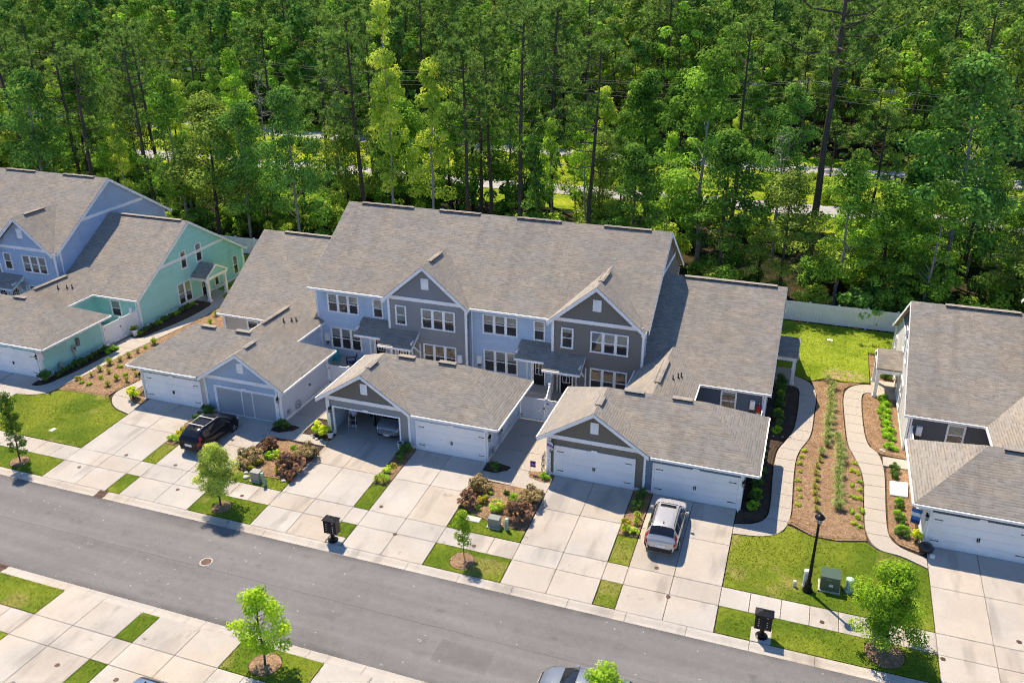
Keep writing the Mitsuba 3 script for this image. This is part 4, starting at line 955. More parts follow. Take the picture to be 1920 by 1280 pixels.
def hose_reel(x, y):
    k = thing('hose_reel', 'garden hose coiled on a reel against the wall of the garage behind the black car', 'hose reel'); W = right(x); mb = MB()
    t = np.linspace(0, 2 * np.pi, 14)
    for r_, w_ in ((.30, .16), (.27, .22), (.31, .28)): mb.path([(y + r_ * math.cos(a), w_, FL + .55 + r_ * math.sin(a)) for a in t], [.018] * 14, 5)
    add('hose', mb, 'rubber', k, C(150, 158, 160)); add('frame', W.mesh(MB().bar((y - .3, .08, FL + .05), (y, .1, FL + .55), .02).bar((y + .3, .08, FL + .05), (y, .1, FL + .55), .02).bar((y, .05, FL + .55), (y, .34, FL + .55), .03)), 'matte', k, C(70, 72, 76))
    scene[k + '__hose'] = shape(W.mesh(mb), 'rubber', C(150, 158, 160))
hose_reel(-33.07, 12.9)
# fences and gates
fence('garden_fence', 'long white vinyl fence behind the houses along the edge of the woods', [(-66, 41.9), (20.5, 41.9)], 1.85, 36)
fence('gate_fence', 'white vinyl gate fence across the alley between the middle and right garages', [(-17.42, 17.12), (-13.55, 17.12)], 1.8, 2, gates=(0, 1))
fence('gate_fence', 'white vinyl gate fence across the alley beside the garage with the screened bay', [(-32.85, 17.15), (-29.28, 17.15)], 1.8, 2, gates=(0,))
fence('courtyard_divider', 'short white vinyl divider between the two dark front doors of the right homes', [(-16.45, 17.2), (-16.45, 22.2)][::1] if False else [(-16.35, 21.6), (-15.55, 17.3)], 1.75, 2)
fence('gate_fence', 'white vinyl fence with a gate from the mint green garage to the mint green wing', [(-54.35, 17.35), (-54.25, 21.3)], 1.8, 2, gates=(0,))
fence('courtyard_fence', 'white vinyl fence closing the courtyard left of the dark grey house', [(8.3, 17.35), (8.3, 21.3)], 1.8, 2, gates=())
fence('courtyard_fence', 'white vinyl fence closing the courtyard behind the right end of the slate blue garage', [(-1.15, 17.35), (-1.15, 21.3)], 1.8, 2, gates=(1,))
# ---------------------------------------------------------------- trees and plants
def quads(cen, nrm, up, L, W, droop=None):
    """leaf-like quads: centre, normal, long direction, length, width"""
    side = np.cross(nrm, up); side /= np.linalg.norm(side, axis=1, keepdims=True) + 1e-9
    L = np.asarray(L).reshape(-1, 1); W = np.asarray(W).reshape(-1, 1)
    a = cen - up * L * .5; b = cen + up * L * .5
    v = np.stack([a, cen + side * W * .5, b, cen - side * W * .5], 1)
    n = len(cen); f = np.arange(n)[:, None] * 4
    return v.reshape(-1, 3), np.vstack([np.hstack([f, f + 1, f + 2]), np.hstack([f, f + 2, f + 3])])
def unit(v): return v / (np.linalg.norm(v, axis=-1, keepdims=True) + 1e-9)
def leaves(cl, rng, n, size, cols, upb=.6, spread=None, flat=1.0, wl=.62):
    """n leaves round the clump centres cl (k, 4: x y z radius); cols: (dark, light) pairs, picked per clump and leaf"""
    k = len(cl); w = cl[:, 3] ** 2; idx = rng.choice(k, n, p=w / w.sum())
    d = unit(rng.normal(size=(n, 3))); r = rng.uniform(.25, 1, n) ** .45
    p = cl[idx, :3] + d * (cl[idx, 3] * r)[:, None] * np.array([1, 1, flat])
    nr = unit(d * 1.05 + rng.normal(size=(n, 3)) * .38 + np.array([0, 0, upb * .75]))
    up = unit(np.cross(nr, rng.normal(size=(n, 3))))
    L = size * rng.uniform(.65, 1.35, n)
    v, f = quads(p, nr, up, L, L * wl)
    tc = rng.uniform(0, 1, k)[idx] * .6 + rng.uniform(0, 1, n) * .4
    col = (1 - tc)[:, None] * np.array(cols[0]) + tc[:, None] * np.array(cols[1])
    return v, f, np.repeat(col, 4, 0)
def tuft_needles(cen, dirs, rng, per, L, W, cols):
    """needle bundles fanning out round the twig ends"""
    k = len(cen); idx = np.repeat(np.arange(k), per); n = len(idx)
    d = unit(dirs[idx] * .75 + rng.normal(size=(n, 3)) * .75)
    d[:, 2] -= .12; d = unit(d)
    ll = L * rng.uniform(.7, 1.25, n)
    p = cen[idx] + d * (ll * .5)[:, None]
    o = unit(dirs[idx] * .6 + np.array([0, 0, .9]) + rng.normal(size=(n, 3)) * .35); nr = unit(o - d * (o * d).sum(1, keepdims=True))
    v, f = quads(p, nr, d, ll, W * rng.uniform(.7, 1.3, n))
    t = rng.uniform(0, 1, k)[idx] * .55 + rng.uniform(0, 1, n) * .45
    return v, f, np.repeat((1 - t)[:, None] * np.array(cols[0]) + t[:, None] * np.array(cols[1]), 4, 0)
def leafmesh(parts, gain=None):
    n, V, F, K = 0, [], [], []
    for v, f, c in parts: V.append(v); F.append(f + n); K.append(c); n += len(v)
    return shape(trimesh.Trimesh(np.vstack(V), np.vstack(F), process=False), 'leaf', np.clip(np.vstack(K) * (gain or LEAF_GAIN), .003, .85))
LEAF_GAIN = 2.9
GD = ((.010, .026, .007), (.088, .172, .024))     # deep green
GM = ((.020, .050, .009), (.172, .282, .034))     # mid green
GO = ((.024, .042, .011), (.185, .248, .042))     # olive
GB = ((.014, .038, .011), (.110, .212, .038))     # bluish green
GY = ((.065, .110, .013), (.325, .390, .050))     # yellow green
GP = ((.014, .032, .010), (.128, .200, .042))     # pine
def wobble(rng, h, n=7, amp=.25, lean=(0, 0)):
    z = np.linspace(0, h, n); p = np.column_stack([np.cumsum(rng.normal(0, amp, n)) * .5 + z * lean[0], np.cumsum(rng.normal(0, amp, n)) * .5 + z * lean[1], z]); p[0, :2] = 0
    p[0, 2] = -.3; return p
def on(path, z): return np.array([np.interp(z, path[:, 2], path[:, i]) for i in range(3)])

def pine(seed, h=22, r=.27, crown=.5, spread=3.4, tufts=230, cols=GP, lod=1.0):
    rng = np.random.default_rng(seed); tr = MB(); P = wobble(rng, h, 8, .14)
    tr.path(P, np.linspace(r, r * .28, 8), 8)
    cs, ds = [], []
    nb = 24
    for i in range(nb):
        z = h * (1 - crown) + h * crown * ((i + rng.uniform(0, .8)) / nb) ** .85
        k = (z / h - (1 - crown)) / crown
        ln = spread * (.45 + .75 * np.sin(np.pi * min(1, .22 + k * .80))) * rng.uniform(.6, 1.15)
        a = rng.uniform(0, 2 * np.pi); b0 = on(P, min(z, h)); up_ = .15 + .5 * k
        tip = b0 + np.array([np.cos(a), np.sin(a), up_]) * ln
        mid = (b0 + tip) / 2 + np.array([0, 0, -.12 * ln])
        tr.path([b0, mid, tip], [r * .26, r * .16, r * .06], 5)
        m = max(3, int(tufts / nb))
        t = np.clip(rng.normal(.9, .16, m), .35, 1.1)[:, None]
        q = (1 - t) ** 2 * b0 + 2 * t * (1 - t) * mid + t * t * tip + rng.normal(0, .22 + ln * .10, (m, 3)) * np.array([1, 1, .55])
        cs.append(q); ds.append(unit(q - b0 + np.array([0, 0, .8 * ln])))
    for i in range(4):  # dead stubs below the crown
        z = h * (1 - crown) * rng.uniform(.55, 1); a = rng.uniform(0, 6.28); b0 = on(P, z); tr.path([b0, b0 + np.array([np.cos(a), np.sin(a), .1]) * rng.uniform(.5, 1.6)], [r * .15, r * .04], 4)
    top = on(P, h); q = top + rng.normal(0, .5, (14, 3)); cs.append(q); ds.append(unit(q - top + [0, 0, 1]))
    cen, dr_ = np.vstack(cs), np.vstack(ds)
    per = int(26 * lod)
    return tr.mesh(), leafmesh([tuft_needles(cen, dr_, rng, per, .50 / lod ** .5, .10 / lod ** .8, cols)])
def broadleaf(seed, h=17, r=.2, base=.22, wid=3.2, n=5200, size=.34, cols=GM, clumps=85, taper=.55, forks=0, lean=(0, 0)):
    rng = np.random.default_rng(seed); tr = MB(); P = wobble(rng, h * .96, 8, .16, lean)
    tr.path(P, np.linspace(r, r * .15, 8), 8); cl = []
    for i in range(clumps):
        k = rng.uniform(0, 1) ** .9; z = h * (base + (1 - base) * k)
        prof = np.sin(np.pi * np.clip(.12 + .86 * k ** taper, 0, 1)) ** .8
        a = rng.uniform(0, 2 * np.pi); rr = wid * prof * rng.uniform(.25, 1.05)
        c = on(P, min(z, h * .94)); b0 = on(P, max(.1 * h, z - rr * .55)); tip = np.array([c[0] + rr * np.cos(a), c[1] + rr * np.sin(a), z])
        if i % 2 == 0: tr.path([b0, (b0 + tip) / 2 + [0, 0, .1 * rr], tip], [r * .24, r * .13, r * .04], 4)
        cl.append([*tip, rng.uniform(.5, 1.15) * (.50 + .17 * wid)])
    cl = np.array(cl)
    return tr.mesh(), leafmesh([leaves(cl, rng, n, size, cols, flat=.72)])
def shrubmass(seed, h=3, wid=2.2, n=1500, size=.28, cols=GD):
    rng = np.random.default_rng(seed); tr = MB(); cl = []
    for i in range(16):
        a = rng.uniform(0, 6.28); rr = wid * rng.uniform(.1, .75); z = h * rng.uniform(.25, .85)
        tip = np.array([rr * np.cos(a), rr * np.sin(a), z]); tr.path([(0, 0, -.1), tip * [.5, .5, .6], tip], [.06, .04, .015], 4); cl.append([*tip, rng.uniform(.5, 1) * .8])
    return tr.mesh(), leafmesh([leaves(np.array(cl), rng, n, size, cols, flat=.8)])
def snag(seed, h=12, r=.13):
    rng = np.random.default_rng(seed); tr = MB(); P = wobble(rng, h, 8, .2); tr.path(P, np.linspace(r, r * .12, 8), 7)
    for i in range(34):
        z = h * rng.uniform(.35, .98); a = rng.uniform(0, 6.28); b0 = on(P, z); ln = rng.uniform(.8, 2.4) * (1.25 - z / h)
        tip = b0 + np.array([np.cos(a), np.sin(a), rng.uniform(.1, .8)]) * ln; m = (b0 + tip) / 2 + rng.normal(0, .15, 3)
        tr.path([b0, m, tip], [r * .34, r * .2, r * .06], 4)
        for j in range(3):
            q = m + (tip - m) * rng.uniform(0, 1); tr.path([q, q + rng.normal(0, .45, 3)], [r * .12, r * .03], 3)
    return tr.mesh(), None

GROUPS = {}
def proto(gid, tm, lm, bark='bark', bm='trunk', lmn='crown'):
    g = {'type': 'shapegroup'}
    if tm is not None: g[bm] = mikit.ply(tm, bark, smooth=True)
    if lm is not None: g[lmn] = lm
    scene[gid] = g; GROUPS[gid] = 1
def place(gid, name, x, y, z, s=1.0, rz=0., sx=None, tilt=(0, 0), **t):
    k = key(name); sx = sx or s
    scene[k] = {'type': 'instance', 'to_world': T4().translate([float(x), float(y), float(z)]).rotate([1, 0, 0], float(tilt[0])).rotate([0, 1, 0], float(tilt[1])).rotate([0, 0, 1], float(math.degrees(rz))).scale([float(sx), float(sx), float(s)]), 'g': {'type': 'ref', 'id': gid}}
    if t: tag(k, **t)
    return k
for i in range(4): proto('proto_pine_%d' % i, *pine(100 + i, 22, .27, .48 + .05 * i, 3.1 + .35 * i))
proto('proto_bigpine', *pine(120, 29, .42, .36, 5.6, 330))
for i in range(3): proto('proto_young_pine_%d' % i, *pine(130 + i, 9, .12, .86, 1.7, 150, ((.05, .09, .015), (.22, .30, .045))))
for i in range(4): proto('proto_green_%d' % i, *broadleaf(200 + i, 16.5, .19, .16 + .04 * i, 3.5 + .35 * i, 9500, .28, (GD, GM, GO, GB)[i], 64), bark='pale_bark' if i % 2 else 'bark')
for i in range(2): proto('proto_oak_%d' % i, *broadleaf(220 + i, 15, .22, .26, 4.9, 11500, .28, (GM, GO)[i], 70, .45))
for i in range(3): proto('proto_yellow_%d' % i, *broadleaf(230 + i, 18, .17, .30, 2.1 + .25 * i, 6200, .28, GY, 56), bark='pale_bark')
for i in range(2): proto('proto_slim_%d' % i, *broadleaf(250 + i, 17, .13, .42, 1.7, 3200, .26, ((.05, .10, .012), (.22, .33, .03)), 44), bark='pale_bark')
for i in range(2): proto('proto_vine_%d' % i, *broadleaf(260 + i, 15, .22, .03, 1.35, 6500, .25, GD, 80, .9))
for i in range(4): proto('proto_bush_%d' % i, *shrubmass(270 + i, 3.2, 2.3, 1700, .28, (GD, GM, GB, ((.06, .11, .014), (.28, .35, .05)))[i]))
for i in range(2): proto('proto_snag_%d' % i, *snag(280 + i), bark='pale_bark')
for i in range(3): proto('proto_far_%d' % i, *broadleaf(300 + i, 19, .2, .12, 5.0, 3600, .50, (GM, GO, GB)[i], 34))
for i in range(2): proto('proto_farpine_%d' % i, *pine(310 + i, 22, .25, .55, 3.9, 200, GP, .55))

frng = random.Random(77)
taken = []
def free(x, y, d):
    if any((x - a) ** 2 + (y - b) ** 2 < d * d for a, b in taken): return False
    taken.append((x, y)); return True
def key_tree(gid, name, x, y, s, label, sx=None, rz=0., tilt=(0, 0)):
    taken.extend([(x, y), (x + 1.0, y - 3), (x - 1.6, y - 2.2), (x + 2.4, y - 2.2)]); place(gid, name, x, y, .45, s, rz, sx, tilt, label=label, cat='tree')
# trees one can single out in the photo
key_tree('proto_bigpine', 'pine_tree', .62, 54.5, 1.06, 'very tall dark pine with a long bare trunk standing right of the centre building', None, .4)
key_tree('proto_pine_1', 'pine_tree', -28.6, 50.5, 1.14, 'tall straight pine behind the middle of the centre roof, left of the bare gap', None, 1.0)
key_tree('proto_pine_2', 'pine_tree', -21.6, 51.5, 1.0, 'leaning pine with a grey trunk behind the right part of the centre roof', None, 2.0, (0, 2))
key_tree('proto_pine_0', 'pine_tree', -34.6, 50.2, .98, 'dark trunked pine behind the centre roof beside the yellow green trees', None, 3.3)
key_tree('proto_pine_3', 'pine_tree', -46.8, 50.0, 1.08, 'curved dark pine above the left end of the centre roof', None, 4.4, (0, -2))
key_tree('proto_pine_2', 'pine_tree', -95.5, 50.0, 1.0, 'leaning dark pine behind the left building near the left edge', None, .9, (0, -5))
key_tree('proto_pine_1', 'pine_tree', -80.0, 56.0, 1.0, 'round crowned pine behind the ridge of the left building', None, 2.9, (0, -3))
key_tree('proto_yellow_0', 'sweetgum_tree', -42.2, 47.6, 1.42, 'tallest yellow green tree rising over the left part of the centre roof', 1.05, .2)
key_tree('proto_yellow_1', 'sweetgum_tree', -37.9, 48.4, 1.12, 'second yellow green tree with a thin pale trunk over the centre roof', None, 2.2)
key_tree('proto_slim_0', 'slim_tree', -65.6, 54.5, 1.16, 'slim yellow green tree with a bare white trunk beside the mint green wing', None, 1.2)
key_tree('proto_slim_1', 'slim_tree', -61.6, 51.5, .82, 'thin pale stemmed tree behind the gap between the left and centre buildings', None, 4.1)
key_tree('proto_green_1', 'maple_tree', -10.2, 52.0, 1.30, 'broad bushy green tree behind the right end of the centre roof', 1.35, .6)
key_tree('proto_green_3', 'maple_tree', 12.6, 51.0, 1.32, 'large light green tree at the right edge above the fence', 1.5, 2.6)
key_tree('proto_yellow_2', 'sweetgum_tree', -72.5, 52.0, .92, 'bright green forked tree behind the blue gable of the left building', 1.0, 3.0)
key_tree('proto_yellow_0', 'sweetgum_tree', -70.4, 55.0, .78, 'bright leafy tree right of the forked one behind the left building', 1.0, 5.0)
key_tree('proto_snag_0', 'dead_tree', -69.5, 64.0, 1.35, 'bare grey dead tree left of the slim tree with the white trunk', 1.5, 1)
key_tree('proto_snag_1', 'dead_tree', -59.5, 66.0, 1.3, 'bare grey dead tree tangled in the dark gap right of the slim tree', 1.7, 2)
key_tree('proto_snag_1', 'dead_tree', -3.0, 58.0, 1.15, 'grey branched dead tree beside the very tall pine', 1.3, 4)
for x, y, s, g, lb in [(-7.2, 46.4, .92, 0, 'leafy tree close behind the fence at the back corner of the right wing'), (-1.6, 46.2, .74, 2, 'leafy tree close behind the middle of the long white fence'), (3.4, 46.9, .80, 1, 'leafy tree close behind the right part of the long white fence')]: key_tree('proto_green_%d' % g, 'leafy_tree', x, y, s, lb, s * 1.25, x)
for i, (x, y, s) in enumerate([(-57.6, 50.2, .55), (-54.8, 49.6, .48), (-52.6, 49.2, .52), (-60.8, 51.0, .45), (-49.6, 48.6, .42), (-62.9, 50.2, .4)]):
    taken.append((x, y)); place('proto_young_pine_%d' % (i % 3), 'young_pine', x, y, .45, s, i * 1.1, s * 1.5, label='young bright green pine sapling behind the gap between the left and centre buildings', cat='tree', group='young pines behind the gap')
ZONES = [(330, 'behind the left building'), (480, 'behind the gap left of the centre building'), (640, 'behind the left wing of the centre building'), (850, 'behind the left part of the centre roof'), (1060, 'behind the middle of the centre roof'), (1290, 'behind the right part of the centre roof'), (1480, 'behind the right wing of the centre building'), (1700, 'behind the long white fence'), (4000, 'behind the right hand house')]
def zone(x, y, z=.5):
    d = np.array([x, y, z]) - CAM; u = 960 + 1622.3 * (d @ np.cross(FWD, UPV)) / (d @ FWD)
    return next(w for lim, w in ZONES if u < lim)
def depth(y): return 'in front of the woods' if y < 49.5 else 'amid the woods' if y < 57 else 'near the highway'
KINDS = [('pine_tree', 'proto_pine_%d', 4, (.82, 1.12), 'tall pine', 'pines in the strip of woods'),
         ('leafy_tree', 'proto_green_%d', 4, (.72, 1.12), 'leafy tree', 'broadleaf trees in the strip of woods'),
         ('slim_tree', 'proto_slim_%d', 2, (.7, 1.0), 'slim tree', 'slim trees in the strip of woods'),
         ('ivy_clad_tree', 'proto_vine_%d', 2, (.7, 1.15), 'ivy trunk', 'ivy clad trees in the strip of woods'),
         ('yellow_green_tree', 'proto_yellow_%d', 3, (.62, .9), 'yellowish tree', 'yellow green trees in the strip of woods'),
         ('spreading_tree', 'proto_oak_%d', 2, (.75, 1.1), 'spreading tree', 'x')]
n = 0
for _ in range(4000):
    if n >= 104: break
    y = 45.0 + 27 * frng.random() ** 1.9; x = frng.uniform(-128 - (y - 45) * .5, 27 + (y - 45) * .3)
    if -14 < x < 24 and y > 56 and frng.random() < .6: continue
    if x < -58 and y > 58 and frng.random() < .6: continue      # the woods thin out here and the highway shows
    if not free(x, y, 3.5 if y < 56 else 4.2): continue
    q = frng.random(); K = KINDS[0 if q < .20 else 1 if q < .54 else 2 if q < .65 else 3 if q < .71 else 4 if q < .79 else 5]
    s = frng.uniform(*K[3]) * (.88 if x > -8 else 1.0)
    if x > 3: s *= .8
    place(K[1] % frng.randrange(K[2]), K[0], x, y, .45, s, frng.uniform(0, 6.28), s * frng.uniform(.9, 1.15), (frng.uniform(-2, 2), frng.uniform(-2.5, 2.5)), label=(K[4] + ' ' + depth(y) + ' ' + zone(x, y)), cat='tree', group=K[0].replace('_', ' ') + 's ' + depth(y) + ' ' + zone(x, y)); n += 1
# undergrowth: a mass of bushes no one could count
def mass(name, gids, spots, label, cat):
    k = key(name)
    for i, (g, x, y, s, z) in enumerate(spots):
        kk = '%s__%03d' % (k, i + 1)
        scene[kk] = {'type': 'instance', 'to_world': T4().translate([x, y, z]).rotate([0, 0, 1], frng.uniform(0, 360)).scale([s * frng.uniform(.9, 1.2), s * frng.uniform(.9, 1.2), s]), 'g': {'type': 'ref', 'id': g}}
    tag(k, label, cat, kind='stuff')
sp = []
for _ in range(340):
    y = 43.6 + 27 * frng.random() ** 1.9; x = frng.uniform(-135, 32 + (y - 44) * .3)
    sp.append(('proto_bush_%d' % frng.randrange(4), x, y, frng.uniform(.6, 1.5) * (1.0 if y > 47 else .7), .4))
for _ in range(110):
    y = frng.choice([frng.uniform(83.5, 99.5), frng.uniform(106.5, 112)]); x = frng.uniform(-170, 60)
    sp.append(('proto_bush_%d' % frng.randrange(4), x, y, frng.uniform(.4, 1.0), .4))
mass('undergrowth', None, sp, 'dense leafy undergrowth filling the floor of the woods', 'undergrowth')
# trees of the median and the first rows beyond the highway, then the far wood as one mass
med = 0
for _ in range(600):
    if med >= 22: break
    x, y = frng.uniform(-165, 55), frng.uniform(86, 98)
    if not free(x, y, 5): continue
    g = frng.choice(['proto_green_0', 'proto_green_1', 'proto_pine_0', 'proto_green_2', 'proto_yellow_1']); s = frng.uniform(.45, .85); med += 1
    place(g, 'median_tree', x, y, .45, s, frng.uniform(0, 6), s * 1.1, label='small %s on the highway median %s' % ('pine' if 'pine' in g else 'tree', zone(x, y)), cat='tree', group='small %s on the highway median %s' % ('pines' if 'pine' in g else 'trees', zone(x, y)))
far1, far2 = [], []
yy = 111.0; row = 0
while yy < 330:
    d = 6.2 if yy < 130 else 7.2 + (yy - 130) * .012
    xa, xb = -165 - (yy - 110) * 1.1, 58 + (yy - 110) * .42
    x = xa + frng.uniform(0, d)
    while x < xb:
        far = frng.random() < .36
        g = 'proto_farpine_%d' % frng.randrange(2) if far else 'proto_far_%d' % frng.randrange(3)
        px, py = x + frng.uniform(-1.6, 1.6), yy + frng.uniform(-1.8, 1.8); s = frng.uniform(.78, 1.22)
        if visible(px, py, 17, 90): (far1 if yy < 124 else far2).append((g, px, py, s, .4))
        x += d
    yy += d * .92
for g, x, y, s, z in far1:
    place(g, 'woodland_tree', x, y, z, s, frng.uniform(0, 6), s, label='tall %s beyond the highway %s' % ('pine' if 'pine' in g else 'leafy tree', zone(x, y)), cat='tree', group='%s beyond the highway %s' % ('pines' if 'pine' in g else 'leafy trees', zone(x, y)))
mass('far_wood', None, far2, 'distant mixed pine and broadleaf wood filling the background', 'wood')

# ---- street trees, each with leaves of its own
def street_tree(x, y, h, wid, n, size, cols, label, base=.3, seed=1, r=.07, taper=.6, gap=0, lean=(0, 0), clumps=46, flat=.8):
    k = thing('street_tree', label, 'tree'); rng = np.random.default_rng(seed); tr = MB(); z0 = gz(y)
    P = wobble(rng, h * .95, 8, .045 * h / 4, lean); tr.path(P, np.linspace(r, r * .15, 8), 8); cl = []
    for i in range(clumps):
        q = (i + rng.uniform(0, 1)) / clumps; z = h * (base + (1 - base) * q)
        prof = np.sin(np.pi * np.clip(.16 + .80 * q ** taper, 0, 1)) ** .7; a = i * 2.4 + rng.normal(0, .4); rr = wid * prof * rng.uniform(.2, 1.05)
        c = on(P, min(z, h * .9)); b0 = on(P, max(h * base * .8, z - rr * .8)); tip = np.array([c[0] + rr * np.cos(a), c[1] + rr * np.sin(a), z])
        tr.path([b0, b0 * .45 + tip * .55 - [0, 0, .06 * rr], tip], [r * .34, r * .18, r * .05], 5); cl.append([*tip, rng.uniform(.55, 1.1) * (.24 + .22 * wid) * (1 - gap * .5)])
    M = np.eye(4); M[:3, 3] = (x, y, z0)
    tr.tf(M); add('trunk', tr, 'bark', k, smooth=True)
    v, f, c = leaves(np.array(cl), rng, int(n * 3.6), size * .78, cols, flat=flat)
    add('crown', leafmesh([(v + [x, y, z0], f, c)], 2.2), None, k)
street_tree(-31.35, 1.6, 4.2, 1.30, 4200, .13, ((.035, .07, .010), (.42, .48, .09)), 'round bright green maple on the verge behind the black car', .30, 5, .06)
street_tree(-15.4, 1.75, 3.1, .45, 700, .12, ((.06, .12, .012), (.28, .38, .03)), 'tiny staked sapling in a mulch ring on the verge in the middle', .36, 8, .03, clumps=22)
street_tree(-47.2, 1.6, 5.0, .72, 1300, .13, ((.02, .05, .010), (.10, .17, .02)), 'thin dark street tree at the left edge of the photo', .16, 11, .05, .5, .2, clumps=34)
street_tree(6.3, 2.0, 4.9, 1.58, 5200, .14, ((.035, .085, .010), (.22, .34, .025)), 'large round green maple on the verge at the lower right', .22, 14, .085, clumps=64)
street_tree(-21.4, -8.55, 4.5, 1.3, 1700, .15, ((.08, .16, .012), (.34, .46, .03)), 'ragged light green oak on the near verge at the lower left', .28, 17, .06, .8, .25, (.03, .02), 40)
street_tree(-5.3, -8.4, 4.7, 1.15, 2400, .14, ((.06, .13, .012), (.32, .44, .04)), 'light green tree cut off by the bottom edge beside the parked car', .3, 21, .06, .7, .2, (.02, .06), 44)

# ---- shrubs, grasses and flowers
def bush_proto(gid, seed, n, size, cols, h=.5, r=.5, ball=True, stems=True, flat=.8, wl=.62):
    rng = np.random.default_rng(seed); k = 18
    d = unit(rng.normal(size=(k, 3))); d[:, 2] = np.abs(d[:, 2]) * .9
    sp_ = rng.uniform(.45, .95, k); c = np.column_stack([d[:, 0] * r * sp_, d[:, 1] * r * sp_, h * (.28 + .80 * sp_ * d[:, 2])]); cl = np.column_stack([c, np.full(k, .36 * r) * rng.uniform(.55, 1.25, k)])
    tr = MB()
    for q in c[::2]: tr.path([(0, 0, -.05), q * [.5, .5, .5], q], [.025 * r * 2, .02 * r * 2, .008], 4)
    proto(gid, tr.mesh(), leafmesh([leaves(cl, rng, n, size, cols, flat=flat, wl=wl)]), bm='stems', lmn='leaves')
def grass_proto(gid, seed, n, h, spread, cols, w=.02):
    rng = np.random.default_rng(seed); a = rng.uniform(0, 6.28, n); b = rng.uniform(0, 1, n) ** .7
    base = np.column_stack([np.cos(a), np.sin(a), a * 0]) * (rng.uniform(0, .12, n) * spread)[:, None]; L = h * rng.uniform(.6, 1.1, n)
    out = np.column_stack([np.cos(a), np.sin(a), a * 0]); s_ = np.column_stack([-np.sin(a), np.cos(a), a * 0])
    p1 = base + out * (b * spread * .45)[:, None] + np.column_stack([a * 0, a * 0, L * .8]); p2 = base + out * (b * spread)[:, None] + np.column_stack([a * 0, a * 0, L * (1 - .55 * b ** 2)])
    v = np.stack([base - s_ * w, base + s_ * w, p1 + s_ * w * .9, p1 - s_ * w * .9, p2], 1).reshape(-1, 3); i = np.arange(n)[:, None] * 5
    f = np.vstack([np.hstack([i, i + 1, i + 2]), np.hstack([i, i + 2, i + 3]), np.hstack([i + 3, i + 2, i + 4])])
    t = rng.uniform(0, 1, n); col = (1 - t)[:, None] * np.array(cols[0]) + t[:, None] * np.array(cols[1])
    proto(gid, None, shape(trimesh.Trimesh(v, f, process=False), 'leaf', np.clip(np.repeat(col, 5, 0) * 1.7, 0, .85)), lmn='blades')
bush_proto('proto_green_ball', 401, 1500, .075, ((.05, .11, .010), (.17, .28, .022)))
bush_proto('proto_burgundy', 402, 1900, .115, ((.030, .019, .014), (.235, .140, .085)), .9, .62)
bush_proto('proto_olive_red', 403, 1800, .115, ((.026, .026, .011), (.225, .175, .085)), .85, .66)
bush_proto('proto_lime', 404, 1500, .10, ((.07, .13, .012), (.33, .44, .05)), .85, .52)
bush_proto('proto_gold', 405, 800, .08, ((.09, .10, .012), (.33, .29, .035)), .45, .36)
bush_proto('proto_dark', 406, 1500, .09, ((.014, .035, .010), (.07, .12, .025)), .7, .55)
bush_proto('proto_small', 407, 420, .07, ((.06, .12, .012), (.26, .34, .04)), .35, .26)
bush_proto('proto_yellow_small', 408, 380, .075, ((.09, .13, .012), (.32, .36, .045)), .32, .28)
bush_proto('proto_citrus', 409, 520, .15, ((.10, .18, .012), (.36, .48, .03)), 1.0, .42)
grass_proto('proto_tall_grass', 411, 270, .80, .62, ((.12, .17, .04), (.40, .45, .18)), .013)
grass_proto('proto_short_grass', 412, 130, .5, .36, ((.14, .18, .03), (.44, .42, .12)), .015)
grass_proto('proto_blade_plant', 413, 150, .62, .5, ((.10, .16, .02), (.34, .40, .05)), .02)
def shrub(gid, name, x, y, s, label, cat='shrub', group=None, sx=None, zo=.03, rz=None):
    s *= frng.uniform(.74, .97); x += frng.uniform(-.06, .06); y += frng.uniform(-.06, .06); sx = (sx or s) * frng.uniform(.85, 1.12) if sx is None else sx * .9
    place(gid, name, x, y, gz(y) + zo, s, frng.uniform(0, 6.28), sx or s, label=label, cat=cat, group=group)
# bed between the first two driveways
for x, y, g, s, lab in [(-32.0, 7.7, 'proto_burgundy', 1.25, 'burgundy shrub at the back left corner of the first mulch bed'), (-32.35, 6.1, 'proto_olive_red', 1.5, 'large olive red shrub at the left side of the first mulch bed'),
        (-29.05, 7.6, 'proto_olive_red', 1.55, 'large olive red shrub at the right side of the first mulch bed'), (-29.25, 6.2, 'proto_burgundy', 1.6, 'dark burgundy shrub at the front right of the first mulch bed')]: shrub(g, 'burgundy_shrub', x, y, s, lab)
for x, y, g, s, lab in [(-31.55, 6.95, 'proto_green_ball', 1.0, 'green shrub in the middle of the first mulch bed'), (-30.75, 6.85, 'proto_lime', 1.15, 'lime green shrub in the middle of the first mulch bed'), (-30.35, 8.35, 'proto_green_ball', .75, 'small round shrub at the back of the first mulch bed'),
        (-31.75, 6.0, 'proto_gold', 1.2, 'golden shrub beside the olive red one in the first mulch bed'), (-31.85, 5.45, 'proto_gold', .9, 'small golden shrub at the front of the first mulch bed'), (-29.75, 7.8, 'proto_gold', .85, 'small golden shrub near the back right of the first mulch bed'), (-29.95, 5.75, 'proto_gold', 1.2, 'orange tinted shrub at the front right of the first mulch bed')]: shrub(g, 'small_shrub', x, y, s, lab)
for x, y, g, s, lab in [(-16.85, 7.95, 'proto_olive_red', 1.35, 'large olive red shrub at the back left of the second mulch bed'), (-17.05, 6.45, 'proto_burgundy', 1.4, 'burgundy shrub at the left side of the second mulch bed'), (-13.5, 7.65, 'proto_olive_red', 1.4, 'olive red shrub at the back right of the second mulch bed'), (-13.75, 6.1, 'proto_burgundy', 1.55, 'dark burgundy shrub at the right side of the second mulch bed')]: shrub(g, 'burgundy_shrub', x, y, s, lab)
